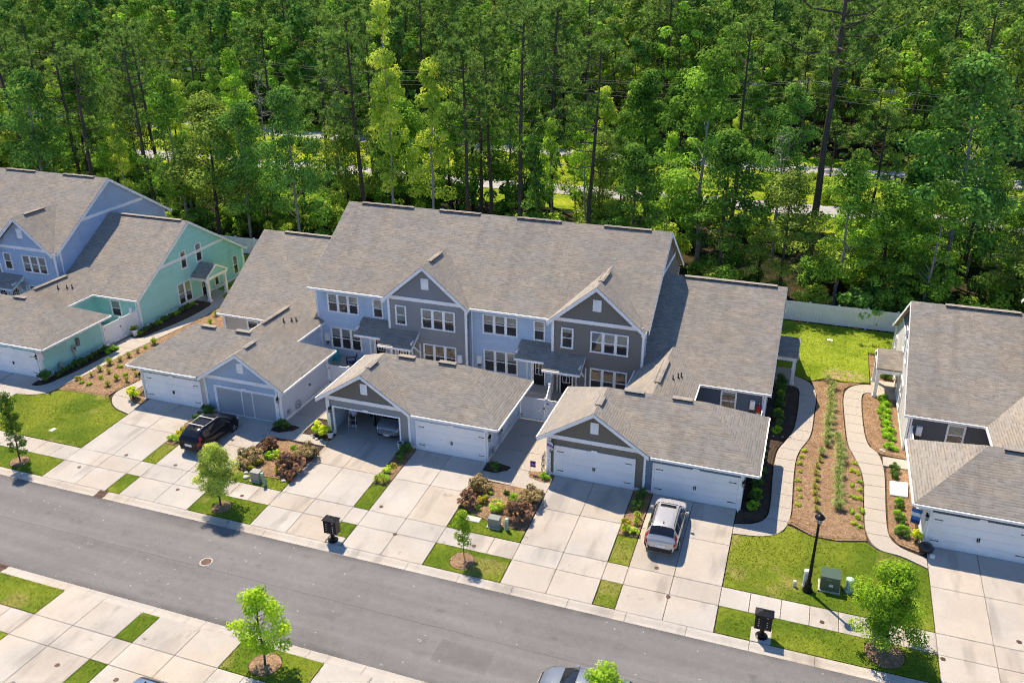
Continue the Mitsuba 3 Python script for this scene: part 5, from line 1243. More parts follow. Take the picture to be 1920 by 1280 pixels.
for x, y, g, s, lab in [(-15.3, 6.4, 'proto_lime', 1.15, 'lime green shrub in the middle of the second mulch bed'), (-14.55, 7.7, 'proto_green_ball', .85, 'round green shrub at the back of the second mulch bed'), (-14.6, 6.7, 'proto_gold', 1.1, 'golden shrub right of the lime green one in the second mulch bed'), (-16.25, 6.85, 'proto_gold', 1.15, 'orange gold shrub left of the lime green one in the second mulch bed'),
        (-16.3, 6.1, 'proto_small', 1.35, 'small leafy shrub at the front left of the second mulch bed'), (-15.2, 8.05, 'proto_dark', .5, 'small upright dark shrub at the back of the second mulch bed'), (-16.2, 7.7, 'proto_small', 1.1, 'small leafy shrub beside the back left olive red shrub')]: shrub(g, 'small_shrub', x, y, s, lab)
# narrow strips between paired driveways
for x, y, g, s in [(-23.2, 7.9, 'proto_lime', .75), (-22.95, 7.2, 'proto_small', 1.3), (-23.35, 7.25, 'proto_small', 1.2), (-23.4, 6.75, 'proto_blade_plant', .8), (-22.9, 6.75, 'proto_blade_plant', .8), (-23.1, 8.5, 'proto_gold', .9)]: shrub(g, 'strip_plant', x, y, s, 'small green plant in the strip between the two driveways of the middle garage', 'plant', 'plants in the strip of the middle garage')
for x, y, g, s in [(-23.05, 9.4, 'proto_dark', 1.0), (-23.1, 10.3, 'proto_dark', 1.1)]: shrub(g, 'strip_shrub', x, y, s, 'dark green shrub in the shade between the doors of the middle garage', 'shrub', 'shaded shrubs of the middle garage')
for x, y, g, s in [(-38.75, 8.3, 'proto_olive_red', .85), (-38.85, 7.4, 'proto_gold', 1.3), (-38.6, 6.7, 'proto_lime', .7), (-38.95, 6.8, 'proto_small', 1.4)]: shrub(g, 'strip_plant', x, y, s, 'tan and green shrub in the strip left of the black car', 'shrub', 'shrubs left of the black car')
for x, y, g, s in [(-38.75, 9.4, 'proto_dark', 1.1), (-38.75, 10.3, 'proto_dark', 1.25)]: shrub(g, 'strip_shrub', x, y, s, 'dark green shrub in the shade between the doors of the first garage', 'shrub', 'shaded shrubs of the first garage')
for x, y, g, s in [(-7.5, 7.4, 'proto_gold', 1.1), (-7.0, 7.6, 'proto_blade_plant', .9), (-7.45, 6.75, 'proto_blade_plant', .9), (-7.0, 6.7, 'proto_lime', .6), (-7.1, 8.2, 'proto_blade_plant', .9)]: shrub(g, 'strip_plant', x, y, s, 'yellow green plant in the strip left of the silver car', 'plant', 'plants in the strip left of the silver car')
for x, y, g, s in [(-7.25, 9.2, 'proto_dark', 1.0), (-7.25, 10.15, 'proto_dark', 1.2)]: shrub(g, 'strip_shrub', x, y, s, 'dark green shrub in the shade between the brown and slate blue garage bays', 'shrub', 'shaded shrubs of the right garage')
shrub('proto_dark', 'corner_shrub', -32.65, 10.35, 1.2, 'dark green shrub in a soil patch at the corner of the screened bay'); shrub('proto_dark', 'corner_shrub', -16.75, 10.3, .9, 'dark low shrub in a soil patch at the corner of the white door bay')
shrub('proto_green_ball', 'corner_shrub', -13.45, 10.35, 1.05, 'round green shrub in a mulch patch left of the brown gabled bay'); shrub('proto_citrus', 'corner_shrub', -45.55, 10.5, 1.25, 'leafy green shrub at the left corner of the cream garage bay')
shrub('proto_citrus', 'lemon_shrub', -29.85, 10.45, 1.35, 'tall bright yellow green shrub left of the open garage bay', sx=1.3); shrub('proto_citrus', 'lemon_shrub', -29.2, 10.15, 1.2, 'lower bright yellow green shrub close to the white pot at the open bay', sx=1.2)
shrub('proto_citrus', 'corner_shrub', 8.15, 11.0, 1.3, 'leafy green shrub at the front corner of the dark grey garage'); shrub('proto_dark', 'corner_shrub', -54.2, 10.7, 1.3, 'dark green shrub at the front corner of the mint green garage')
# side beds
for i, y in enumerate([28.2, 27.2, 26.2, 25.3, 24.4, 23.5, 22.5, 21.2]): shrub('proto_green_ball', 'clipped_shrub', 7.05 + .03 * i, y, 1.08 if y < 28 else 1.25, 'round clipped green shrub in the row along the pale wall of the dark grey house', 'shrub', 'clipped shrubs along the dark grey house', sx=1.15)
for i, y in enumerate([18.4, 17.6]): shrub('proto_dark', 'hedge_shrub', 7.4, y, .85, 'dark hedge shrub beyond the white board by the dark grey garage', 'shrub', 'hedge shrubs beyond the white board')
for i, y in enumerate([14.8, 14.1, 13.4, 12.7, 12.0, 11.3]): shrub('proto_dark' if i % 2 else 'proto_green_ball', 'hedge_shrub', 7.45, y, .82, 'small hedge shrub in the row along the dark grey garage wall', 'shrub', 'hedge shrubs along the dark grey garage')
for i, y in enumerate(np.arange(21.0, 28.6, .95)): shrub('proto_dark' if i % 3 else 'proto_green_ball', 'hedge_shrub', .05 - .03 * i, y, 1.0, 'dark green shrub in the shaded bed along the right wing of the centre building', 'shrub', 'shaded shrubs along the right wing')
for i, y in enumerate(np.arange(11.3, 19.2, .8)): shrub('proto_dark' if i % 2 else 'proto_green_ball', 'hedge_shrub', -.75, y, .95, 'green hedge shrub along the side wall of the slate blue garage', 'shrub', 'hedge along the slate blue garage')
for i, y in enumerate(np.arange(11.6, 17.0, .62)): shrub('proto_dark', 'hedge_shrub', -53.75, y, .8, 'dark hedge shrub along the mint green garage wall', 'shrub', 'hedge along the mint green garage')
for i, y in enumerate([16.0, 16.6]): shrub('proto_green_ball', 'clipped_shrub', -53.2, y + .3, .75, 'round clipped shrub at the end of the hedge by the white gate fence', 'shrub', 'clipped shrubs by the mint green garage')
for i, y in enumerate(np.arange(20.2, 28.2, .8)): shrub('proto_dark' if i % 3 else 'proto_green_ball', 'hedge_shrub', -53.3, y, .85, 'dark hedge shrub along the mint green wing wall', 'shrub', 'hedge along the mint green wing')
for x, y in [(7.4, 32.0), (7.5, 33.2), (7.4, 34.4), (7.5, 35.5)]: shrub('proto_dark', 'hedge_shrub', x, y, 1.0, 'dark shrub behind the porch of the dark grey house', 'shrub', 'shrubs behind the right porch')
for x, y, s in [(3.16, 30.0, .9), (3.55, 29.0, 1), (3.4, 28.2, 1), (3.42, 27.3, 1), (3.5, 26.4, 1), (3.4, 25.5, 1), (3.4, 24.6, 1), (3.35, 23.7, 1), (3.35, 22.8, 1), (3.35, 21.9, 1), (3.3, 21.0, 1), (3.3, 20.1, .95), (3.95, 21.1, 1.2), (4.0, 20.2, 1.2), (4.05, 19.3, 1.2), (4.1, 18.4, 1.2), (4.05, 17.5, 1.15), (4.0, 16.6, 1.1), (4.0, 15.7, 1.1), (4.05, 14.8, 1.05), (4.1, 13.9, 1.05), (4.1, 12.9, 1.0), (3.0, 18.9, 1.0)]: shrub('proto_tall_grass', 'ornamental_grass', x, y, s, 'tall clump of ornamental grass in the row down the central mulch bed', 'ornamental grass', 'tall grasses of the central bed')
for x, y in [(2.79, 12.2), (2.84, 13.1), (2.72, 13.9), (2.69, 14.7), (2.72, 15.5), (2.73, 16.3), (2.73, 17.2), (2.92, 18.0)]: shrub('proto_short_grass', 'grass_clump', x, y, 1.0, 'short grass clump in the row left of the tall grasses', 'ornamental grass', 'short grasses of the central bed')
for x, y in [(1.76, 12.4), (1.76, 13.3), (1.74, 14.2), (1.75, 15.2), (1.72, 16.2), (1.71, 17.2), (1.72, 18.1), (1.9, 18.9)]: shrub('proto_yellow_small', 'yellow_plant', x + frng.uniform(-.06, .06), y, .9, 'small yellow plant in the row at the left edge of the central mulch bed', 'plant', 'yellow plants of the central bed')
for x, y in [(5.27, 11.3), (5.21, 12.3), (5.3, 13.1), (5.31, 14.3), (5.25, 15.3), (5.25, 16.2), (5.15, 17.3), (5.04, 18.4), (4.91, 11.5), (4.81, 12.8), (4.89, 14.3), (4.82, 15.7), (4.79, 17.5)]: shrub(frng.choice(['proto_small', 'proto_yellow_small', 'proto_small']), 'ground_plant', x, y, .95, 'small green plant in the rows at the right edge of the central mulch bed', 'plant', 'small plants of the central bed')
for x, y in [(-51.0, 11.2), (-50.3, 11.2), (-50.3, 12.3), (-50.3, 13.3), (-50.3, 14.3), (-48.8, 11.5), (-48.9, 12.5), (-48.8, 13.4), (-48.9, 14.5), (-51.2, 12.4), (-51.3, 13.3), (-51.4, 14.5), (-51.1, 15.3), (-51.0, 16.2), (-50.9, 17.1), (-50.9, 18.0), (-50.7, 18.9), (-48.0, 12.5), (-47.9, 13.5), (-49.6, 15.5), (-49.4, 17.0), (-49.0, 18.4), (-48.2, 22.0), (-47.8, 23.2), (-48.9, 24.0), (-48.4, 25.4), (-49.6, 25.8), (-49.0, 21.0)]:
    shrub(frng.choice(['proto_short_grass', 'proto_short_grass', 'proto_blade_plant', 'proto_small']), 'bed_plant', x, y, 1.15, 'grassy clump planted in the mulch bed between the left and centre buildings', 'plant', 'plants between the left and centre buildings')
shrub('proto_gold', 'flower_plant', -51.75, 11.5, .95, 'red tinted flowering plant at the left corner of the mulch bed by the lawn', 'flower')
# ---------------------------------------------------------------- vehicles
def pchip(x, X, Y):
    from scipy.interpolate import PchipInterpolator
    return PchipInterpolator(X, Y)(x)
SUV = np.array([  # x, half width, bottom, belt, top, half width of the roof
    (-2.31, .58, .48, .76, .86, .52), (-2.27, .76, .38, .90, 1.00, .66), (-2.17, .85, .31, .99, 1.10, .68), (-2.02, .89, .28, 1.04, 1.32, .63), (-1.72, .91, .27, 1.06, 1.58, .585), (-1.45, .92, .26, 1.06, 1.65, .585),
    (-.8, .93, .25, 1.05, 1.69, .60), (0, .93, .25, 1.03, 1.68, .61), (.5, .93, .25, 1.01, 1.62, .605), (1.0, .925, .25, 1.01, 1.35, .68), (1.34, .92, .26, 1.00, 1.09, .76), (1.7, .90, .27, .95, 1.03, .74), (2.0, .85, .28, .87, .95, .66), (2.18, .74, .30, .76, .84, .56), (2.31, .52, .42, .62, .68, .42)])
def car(name, label, color, pos, rz, hs=1.0, ls=1.0, rails=None, face='rear', sunroof=True, trimcol=(.02, .02, .022)):
    k = thing(name, label, 'car'); M = rotz(rz, pos)
    S0 = SUV.copy(); S0[:, 0] *= ls; S0[:, 4] = np.where(S0[:, 4] > 1.12, 1.05 + (S0[:, 4] - 1.05) * hs, S0[:, 4])
    xs = np.unique(np.concatenate([np.linspace(S0[0, 0], S0[-1, 0], 46), S0[:, 0]]))
    A = {n: pchip(xs, S0[:, 0], S0[:, i]) for i, n in enumerate(('x', 'w', 'b', 'l', 't', 'r'))}
    def ring(x):
        w, b, l, t, r = (np.interp(x, xs, A[n]) for n in 'wbltr')
        return np.array([(0, b), (w * .86, b), (w * .97, b + .09), (w, b + (l - b) * .55), (w * .975, l), (r + .03 + (w - r) * .1, t - .17 * (t - l)), (r * .88, t), (r * .45, t + .018), (0, t + .024)])
    vs = []
    for x in xs:
        q = ring(x); full = np.vstack([q, (q * [-1, 1])[-2:0:-1]]); vs.append(np.column_stack([np.full(len(full), x), full]))
    m = len(vs[0]); N = len(xs); f = []
    for i in range(N - 1):
        for j in range(m):
            j2 = (j + 1) % m; f += [[i * m + j, (i + 1) * m + j, (i + 1) * m + j2], [i * m + j, (i + 1) * m + j2, i * m + j2]]
    for j in range(1, m - 1): f += [[0, j, j + 1], [(N - 1) * m, (N - 1) * m + j + 1, (N - 1) * m + j]]
    body = trimesh.Trimesh(np.vstack(vs), f, process=False)
    if body.volume < 0: body.invert()
    body.apply_transform(M); add('body', body, 'carpaint_dark' if color[0] < .05 else 'carpaint', k, color, smooth=38)
    def S(x, v, side):
        q = ring(x); i = int(min(7, math.floor(v))); p = q[i] + (q[i + 1] - q[i]) * (v - i); return np.array([x, side * p[0], p[1]])
    def patch(x0, x1, v0, v1, side, off=.008, nx=6, nv=3, skew=0):
        X = np.linspace(x0, x1, nx); V = np.linspace(v0, v1, nv); g = np.array([[S(a + skew * (c - v0) / (v1 - v0 + 1e-9), c, side) for c in V] for a in X])
        du = np.gradient(g, axis=0); dv = np.gradient(g, axis=1); n = np.cross(du, dv); n /= np.linalg.norm(n, axis=-1, keepdims=True) + 1e-9
        cen = np.array([0, 0, .7]); 
        if ((g - cen) * n).sum() < 0: n = -n
        g2 = g + n * off; mb = MB(); idx = np.arange(nx * nv).reshape(nx, nv)
        F = np.array([[idx[i, j], idx[i + 1, j], idx[i + 1, j + 1], idx[i, j + 1]] for i in range(nx - 1) for j in range(nv - 1)])
        return g2.reshape(-1, 3), F
    def put(name, patches, bsdf, col=None, sm=True, par=None):
        mb = MB()
        for v, F in patches: mb.raw(v, F)
        mb.tf(M); return add(name, mb, bsdf, par or k, col, smooth=sm)
    L = ls
    for s_ in (-1, 1):
        put('side_window', [patch(-1.62 * L, -1.02 * L, 4.12, 4.92, s_), patch(-.95 * L, -.06 * L, 4.10, 4.95, s_), patch(.02 * L, .62 * L, 4.10, 4.95, s_, skew=.0), patch(.62 * L, .95 * L, 4.12, 4.72, s_)], 'car_glass')
    put('windshield', [patch(.56 * L, 1.30 * L, 5.2, 8, 1, nv=6), patch(.56 * L, 1.30 * L, 5.2, 8, -1, nv=6)], 'car_glass')
    put('rear_window', [patch(-2.07 * L, -1.70 * L, 5.1, 8, 1, nv=7), patch(-2.07 * L, -1.70 * L, 5.1, 8, -1, nv=7)], 'car_glass')
    if sunroof: put('sunroof', [patch(.08 * L, .42 * L, 6.35, 8, 1, nv=4), patch(.08 * L, .42 * L, 6.35, 8, -1, nv=4)], 'car_glass')
    put('bumper_trim', [patch(-2.305 * L, -1.95 * L, 1.2, 3.0, s_, .012) for s_ in (-1, 1)] + [patch(2.0 * L, 2.305 * L, 1.3, 2.3, s_) for s_ in (-1, 1)] + [patch(-1.0 * L, .95 * L, 1.2, 2.35, s_) for s_ in (-1, 1)], 'matte', trimcol)
    for s_ in (-1, 1):
        put('tail_light', [patch(-2.275 * L, -2.03 * L, 3.3, 4.35, s_, .014), patch(-2.10 * L, -1.86 * L, 4.05, 4.9, s_, .014)], 'gloss', (.32, .012, .012))
        put('headlight', [patch(1.90 * L, 2.22 * L, 3.5, 4.6, s_, .014)], 'gloss', C(205, 210, 214)); put('light_surround', [patch(1.80 * L, 2.26 * L, 3.3, 4.75, s_, .009)], 'gloss', (.03, .03, .034))
    bb = MB().box(-2.335 * L, -2.1 * L, -.66, .66, .33, .56); add('rear_bumper', bb.tf(M), 'matte', k, trimcol)
    rb = MB(); rb.box(-2.325 * L, -2.30 * L, -.27, .27, .62, .79)
    add('number_plate', rb.tf(M), 'gloss', k, C(225, 226, 228))
    g = MB().box(2.12 * L, 2.325 * L, -.50, .50, .58, .78).box(2.15 * L, 2.32 * L, -.62, .62, .34, .48); kk = add('grille', g.tf(M), 'gloss', k, (.012, .012, .013))
    g = MB()
    for z in (.60, .67, .745): g.box(2.326 * L, 2.340 * L, -.50, .50, z, z + .028)
    g.box(2.326 * L, 2.336 * L, -.55, .55, .485, .515)
    add('chrome_bar', g.tf(M), 'metal', kk, C(200, 202, 205))
    add('number_plate', MB().box(2.327 * L, 2.345 * L, -.23, .23, .39, .48).tf(M), 'gloss', k, C(225, 226, 228))
    for s_ in (-1, 1):
        mm = MB(); y = s_ * 1.02; mm.hexa([[.70 * L, y - .09, .98], [.86 * L, y - .09, .98], [.86 * L, y + .09, .99], [.74 * L, y + .09, .99], [.70 * L, y - .09, 1.13], [.84 * L, y - .09, 1.13], [.84 * L, y + .08, 1.12], [.74 * L, y + .08, 1.12]]); mm.bar((.78 * L, s_ * .86, 1.0), (.78 * L, s_ * .96, 1.03), .03)
        add('mirror', mm.tf(M), 'carpaint', k, color)
        for x in (-1.36 * L, 1.40 * L):
            wy = s_ * (.915 if x < 0 else .90)
            t = MB(); a = np.linspace(0, 2 * np.pi, 28)
            t.bar((x, wy - s_ * .20, .345), (x, wy + s_ * .022, .345), .345, 26)
            w = add('wheel', t.tf(M), 'rubber', k, (.014, .014, .015))
            rm = MB().bar((x, wy + s_ * .018, .345), (x, wy + s_ * .03, .345), .235, 20)
            add('rim', rm.tf(M), 'metal', w, C(70, 72, 76))
            sp = MB()
            for q in range(5):
                b = q * 2 * np.pi / 5; c, d = math.cos(b), math.sin(b); sp.bar((x, wy + s_ * .035, .345), (x + .22 * c, wy + s_ * .033, .345 + .22 * d), .03, 5, .022)
            add('spoke', sp.tf(M), 'metal', w, C(170, 172, 176))
            ar = MB(); b = np.linspace(-.25, np.pi + .25, 16); ar.path([(x + .40 * math.cos(q), wy + s_ * .005, .35 + .40 * math.sin(q)) for q in b], [.045] * 16, 5)
            add('wheel_arch', ar.tf(M), 'matte', k, trimcol)
    if rails:
        rl = MB()
        for s_ in (-1, 1): rl.path([(x * L, s_ * .60, z) for x, z in ((-1.6, 1.63 * hs + .02), (-1.5, 1.05 + .68 * hs), (.3, 1.05 + .70 * hs), (.42, 1.05 + .60 * hs))], [.02] * 4, 6)
        add('roof_rail', rl.tf(M), 'metal', k, rails)
        if rails[0] > .3:
            for x in (-1.25, -.15): add('cross_bar', MB().box(x * L - .035, x * L + .035, -.62, .62, 1.05 + .71 * hs, 1.05 + .75 * hs).tf(M), 'metal', k, rails)
    ant = MB().hexa([[-1.5 * L, -.03, 1.05 + .6 * hs], [-1.34 * L, -.03, 1.05 + .6 * hs], [-1.34 * L, .03, 1.05 + .6 * hs], [-1.5 * L, .03, 1.05 + .6 * hs], [-1.5 * L, -.008, 1.05 + .74 * hs], [-1.45 * L, -.008, 1.05 + .74 * hs], [-1.45 * L, .008, 1.05 + .74 * hs], [-1.5 * L, .008, 1.05 + .74 * hs]])
    add('antenna', ant.tf(M), 'gloss', k, (.02, .02, .02))
    sm = MB()
    for s_ in (-1, 1):
        for x in (-1.0, -.02, 1.0): sm.path([S(x * L, v, s_) + [0, s_ * .004, 0] for v in (2.4, 3, 3.6, 4.05)], [.008] * 4, 4)
        for x in (-.75, .25): sm.path([S(x * L + a, 3.72, s_) + [0, s_ * .02, 0] for a in (-.1, .1)], [.014] * 2, 5)
    add('door_seam', sm.tf(M), 'matte', k, (.03, .03, .032))
    return k
car('parked_car', 'silver white car parked nose in at the slate blue garage bay', C(186, 186, 186), (-5.25, 7.5, gz(7.5) + .0), math.radians(90.5), 1.0, .98, (.05, .05, .055))
car('parked_car', 'black car with silver roof bars parked at the screened garage bay', (.006, .006, .009), (-36.6, 7.75, gz(7.75)), math.radians(88), .94, .95, C(190, 192, 196), sunroof=False)
car('parked_car', 'silver car parked nose out inside the open garage', C(150, 156, 164), (-24.95, 13.45, FL + .02), math.radians(-90), 1.0, .98, (.05, .05, .055))
car('parked_car', 'blue grey car parked at the near kerb, cut off by the bottom edge', C(120, 130, 144), (-6.35, -5.75, 0), math.radians(180), .80, 1.0, None, sunroof=False)
car('parked_car', 'blue roofed car on the near driveway, only its roof edge showing at the bottom left', C(110, 130, 160), (-24.4, -14.15, gz(-13.6)), math.radians(-90), .95, 1.0, None, sunroof=False)

# ---------------------------------------------------------------- street furniture
def mailbox(x, y, label):
    k = thing('cluster_mailbox', label, 'mailbox'); z = gz(y) + .03
    add('pedestal', MB().lathe([(.0, 0), (.30, 0), (.30, .04), (.20, .07), (.17, .16), (.12, .18), (.11, .60), (.0, .6)], (x, y, z), 20), 'metal', k, (.016, .016, .018), smooth=30)
    w, d, z0, z1 = .40, .23, z + .58, z + 1.42
    add('cabinet', MB().box(x - w, x + w, y - d, y + d, z0, z1), 'metal', k, (.020, .019, .022))
    r = MB(); c = [(x - w - .05, y - d - .05), (x + w + .05, y - d - .05), (x + w + .05, y + d + .05), (x - w - .05, y + d + .05)]
    r.raw([[*q, z1] for q in c] + [[*q, z1 + .05] for q in c], [[0, 1, 5, 4], [1, 2, 6, 5], [2, 3, 7, 6], [3, 0, 4, 7], [3, 2, 1, 0]])
    r.raw([[*q, z1 + .05] for q in c] + [[x - .05, y, z1 + .20], [x + .05, y, z1 + .20]], [[0, 1, 5], [0, 5, 4], [1, 2, 5], [2, 3, 4], [2, 4, 5], [3, 0, 4]]); r.lathe([(.03, .18), (.035, .24), (.0, .28)], (x, y, z1), 10)
    add('roof', r, 'metal', k, (.03, .03, .034))
    for i, (cx, rows) in enumerate(((x - w / 2, 6), (x + w / 2, 6))):
        h = (z1 - z0 - .04) / rows
        for j in range(rows):
            zz = z0 + .02 + j * h; dd = add('door', MB().box(cx - w / 2 + .012, cx + w / 2 - .012, y - d - .012, y - d - .001, zz + .008, zz + h - .008), 'metal', k, (.024, .023, .026))
            if j >= 1 and (i + j) % 5: add('number_label', MB().box(cx - .045, cx + .025, y - d - .0155, y - d - .0125, zz + h * .42, zz + h * .72), 'matte', dd, C(225, 225, 222))
            add('lock', MB().bar((cx + .11, y - d - .02, zz + h / 2), (cx + .11, y - d - .012, zz + h / 2), .012, 8), 'metal', dd, C(150, 150, 150))
    add('outgoing_slot', MB().box(x - .06 + w / 2, x + .10 + w / 2, y - d - .018, y - d - .0125, z0 + .07, z0 + .1), 'metal', k, C(160, 150, 150))
mailbox(-23.22, .95, 'black cluster mailbox on a pedestal between the driveways of the middle garage')
mailbox(.62, 1.15, 'black cluster mailbox on a pedestal on the verge left of the lamp post')
def lamp_post(x, y):
    k = thing('street_lamp', 'tall black street lamp on the lawn beside the green transformer', 'street lamp'); z = gz(y) + .03
    add('base', MB().lathe([(0, 0), (.26, 0), (.26, .08), (.19, .16), (.17, .45), (.13, .52), (.0, .53)], (x, y, z), 18), 'metal', k, BLACK, smooth=30)
    add('post', MB().lathe([(.095, .5), (.06, 4.15), (.085, 4.18), (.085, 4.25), (.05, 4.3), (0, 4.31)], (x, y, z), 16), 'metal', k, BLACK, smooth=30)
    add('glass_shade', MB().lathe([(.09, 4.28), (.155, 4.62), (.0, 4.63)], (x, y, z), 18), 'gloss', k, C(190, 192, 190), smooth=30)
    add('cap', MB().lathe([(.25, 4.60), (.26, 4.64), (.18, 4.74), (.05, 4.80), (.03, 4.90), (0, 4.92)], (x, y, z), 18), 'metal', k, (.02, .022, .026), smooth=30)
    cg = MB()
    for i in range(6): a = i * np.pi / 3; cg.bar((x + .095 * math.cos(a), y + .095 * math.sin(a), z + 4.28), (x + .17 * math.cos(a), y + .17 * math.sin(a), z + 4.62), .011, 5)
    add('cage', cg, 'metal', k, BLACK)
lamp_post(2.62, 5.12)
def transformer(x0, x1, y0, y1, h, label, col, name='transformer', plate=True):
    k = thing(name, label, 'utility box'); z = gz((y0 + y1) / 2) + .02
    add('pad', MB().box(x0 - .08, x1 + .08, y0 - .08, y1 + .08, z - .1, z + .06), 'path_concrete', k)
    add('cabinet', MB().hexa([[x0, y0, z + .06], [x1, y0, z + .06], [x1, y1, z + .06], [x0, y1, z + .06], [x0, y0 + .05, z + h], [x1, y0 + .05, z + h], [x1, y1, z + h], [x0, y1, z + h]]), 'gloss', k, col)
    add('lid', MB().hexa([[x0 - .03, y0 + .0, z + h + .002], [x1 + .03, y0 + .0, z + h + .002], [x1 + .03, y1 + .03, z + h + .002], [x0 - .03, y1 + .03, z + h + .002], [x0 - .02, y0 + .02, z + h + .06], [x1 + .02, y0 + .02, z + h + .06], [x1 + .02, y1 + .02, z + h + .10], [x0 - .02, y1 + .02, z + h + .10]]), 'gloss', k, tuple(c * 1.15 for c in col))
    if plate:
        add('warning_label', MB().box((x0 + x1) / 2 - .05, (x0 + x1) / 2 + .16, y0 + .012, y0 + .0165, z + h * .38, z + h * .58), 'matte', k, C(205, 206, 204))
        add('hinge', MB().box(x0 + .25, x0 + .55, y0 + .02, y0 + .06, z + h - .12, z + h - .06), 'metal', k, C(150, 154, 140))
transformer(3.2, 4.15, 5.35, 6.15, .82, 'dark green transformer box with a pale label on the lawn by the lamp post', C(74, 92, 78))
transformer(-15.15, -14.5, 4.75, 5.2, .55, 'grey green utility box at the front of the second mulch bed', C(120, 128, 122), 'utility_box', False)
transformer(-31.1, -30.5, 4.35, 4.8, .6, 'grey utility box at the front of the first mulch bed', C(128, 132, 128), 'utility_box', False)
def pedestal(x, y, r, h, col, label, tilt=0):
    k = thing('utility_pedestal', label, 'utility pedestal'); z = gz(y) + .02; M = np.eye(4); M[:3, 3] = (x, y, z); M[0, 2] = tilt
    add('housing', MB().lathe([(r * 1.12, -.1), (r * 1.12, .10), (r, .12), (r, h - .1), (r * .96, h), (0, h + .01)], n=18).tf(M), 'gloss', k, col, smooth=30)
    add('cap', MB().lathe([(r * 1.05, h - .10), (r * 1.05, h + .02), (r * .9, h + .05), (0, h + .06)], n=18).tf(M), 'gloss', k, tuple(min(.9, c * 1.5) for c in col), smooth=30)
pedestal(2.47, 5.42, .14, 1.0, C(200, 204, 206), 'tall white utility pedestal close behind the lamp post'); pedestal(4.62, 5.72, .19, .78, C(150, 178, 160), 'pale green utility pedestal right of the transformer')
pedestal(1.95, 5.25, .08, .32, C(205, 200, 185), 'short cream utility stub left of the lamp post'); pedestal(-14.05, 4.9, .11, .72, C(140, 165, 150), 'pale green utility pedestal at the front of the second mulch bed'); pedestal(-29.95, 4.25, .11, .85, C(120, 150, 130), 'leaning green utility pedestal at the front of the first mulch bed', -.16)
def cover(x, y, r, label, group=None, ring=False, z=None):
    k = thing('valve_cover' if not ring else 'manhole_cover', label, 'manhole cover', group); z = (gz(y) + .020 if z is None else z)
    if ring:
        add('collar', MB().lathe([(r, z + .004), (r + .07, z + .006), (r + .08, z - .02)], (x, y, 0), 28), 'concrete', k)
    lid = MB().lathe([(r, z - .03), (r, z + .008), (0, z + .008)], (x, y, 0), 28)
    for i in range(-2, 3): lid.box(x - math.sqrt(max(.01, r * r * .8 - (i * r * .33) ** 2)), x + math.sqrt(max(.01, r * r * .8 - (i * r * .33) ** 2)), y + i * r * .33 - r * .08, y + i * r * .33 + r * .08, z + .009, z + .016)
    add('lid', lid, 'rust', k)
cover(-28.95, -3.0, .29, 'rusty round manhole cover with a pale ring in the street', None, True, 0.004)
for x, y in [(-42.82, 2.21), (-35.0, 2.19), (-30.75, 2.9), (-20.06, 2.52), (-15.34, 3.0), (-4.2, 2.42), (3.41, 3.05), (8.9, 2.37), (-40.83, 4.3), (-36.89, 4.35), (-22.0, 4.6), (-5.2, 4.4), (12.46, 4.66), (-30.54, -11.9), (-27.28, -11.7)]: cover(x, y, .12, 'small round rusty valve cover set in the concrete', 'valve covers in the concrete')
def grate(x, y, label):
    k = thing('storm_grate', label, 'storm drain'); mb = MB(); z = .018
    mb.box(x - .32, x + .32, y - .34, y + .34, z - .12, z - .06); add('frame', mb, 'rust', k)
    b = MB()
    for i in range(7): xx = x - .30 + i * .10; b.box(xx - .025, xx + .025, y - .33, y + .33, z - .05, z)
    for yy in (y - .33, y, y + .33): b.box(x - .32, x + .32, yy - .03, yy + .03, z - .055, z + .003)
    add('grating', b, 'rust', k)
grate(-39.3, .3, 'rusty storm drain grate in the kerb at the upper left'); grate(-39.35, -7.2, 'rusty storm drain grate in the near kerb at the left edge')
def lid(x, y, a, b, label, col, z=.02):
    k = thing('utility_cover', label, 'cover'); zz = gz(y) + z; add('plate', MB().box(x - a, x + a, y - b, y + b, zz - .05, zz + .035), 'matte', k, col); add('rim', MB().box(x - a - .03, x + a + .03, y - b - .03, y + b + .03, zz - .06, zz + .02), 'matte', k, tuple(c * .8 for c in col))
lid(3.19, 38.4, .22, .16, 'small white lid in the bright back lawn', C(225, 226, 225)); lid(-48.05, 5.25, .14, .2, 'small white lid in the left lawn', C(215, 216, 214)); lid(-16.25, 5.2, .42, .22, 'pale stone slab in the grass left of the utility box', C(188, 188, 180)); lid(5.4, 6.05, .12, .07, 'small white marker plate in the lawn right of the pedestals', C(220, 220, 218))
for i, (x, y, s) in enumerate([(-31.6, 4.6, .22), (-31.9, 5.0, .15), (-29.1, 5.0, .16), (-28.65, 6.0, .10), (-28.6, 7.0, .10), (-29.9, 10.0, .12), (-29.6, 9.85, .12), (-30.1, 10.2, .12), (-29.2, 9.85, .12), (.9, 20.6, .07), (.4, 20.4, .07), (-.2, 20.3, .07), (6.7, 20.75, .14), (6.85, 20.65, .12), (-53.1, 27.6, .13)]):
    st = trimesh.creation.icosphere(2, s); st.vertices *= (1 + .35 * (meshkit.noise(st.vertices / s * 1.3 + i * 7) - .5))[:, None] * [1, .85, .55]; st.apply_translation([x, y, gz(y) + .06]); add('edging_stone', st, 'matte', None, C(190, 186, 178), smooth=True, label='pale loose stone lying at the edge of a planting bed', cat='stone', group='loose stones at the beds')
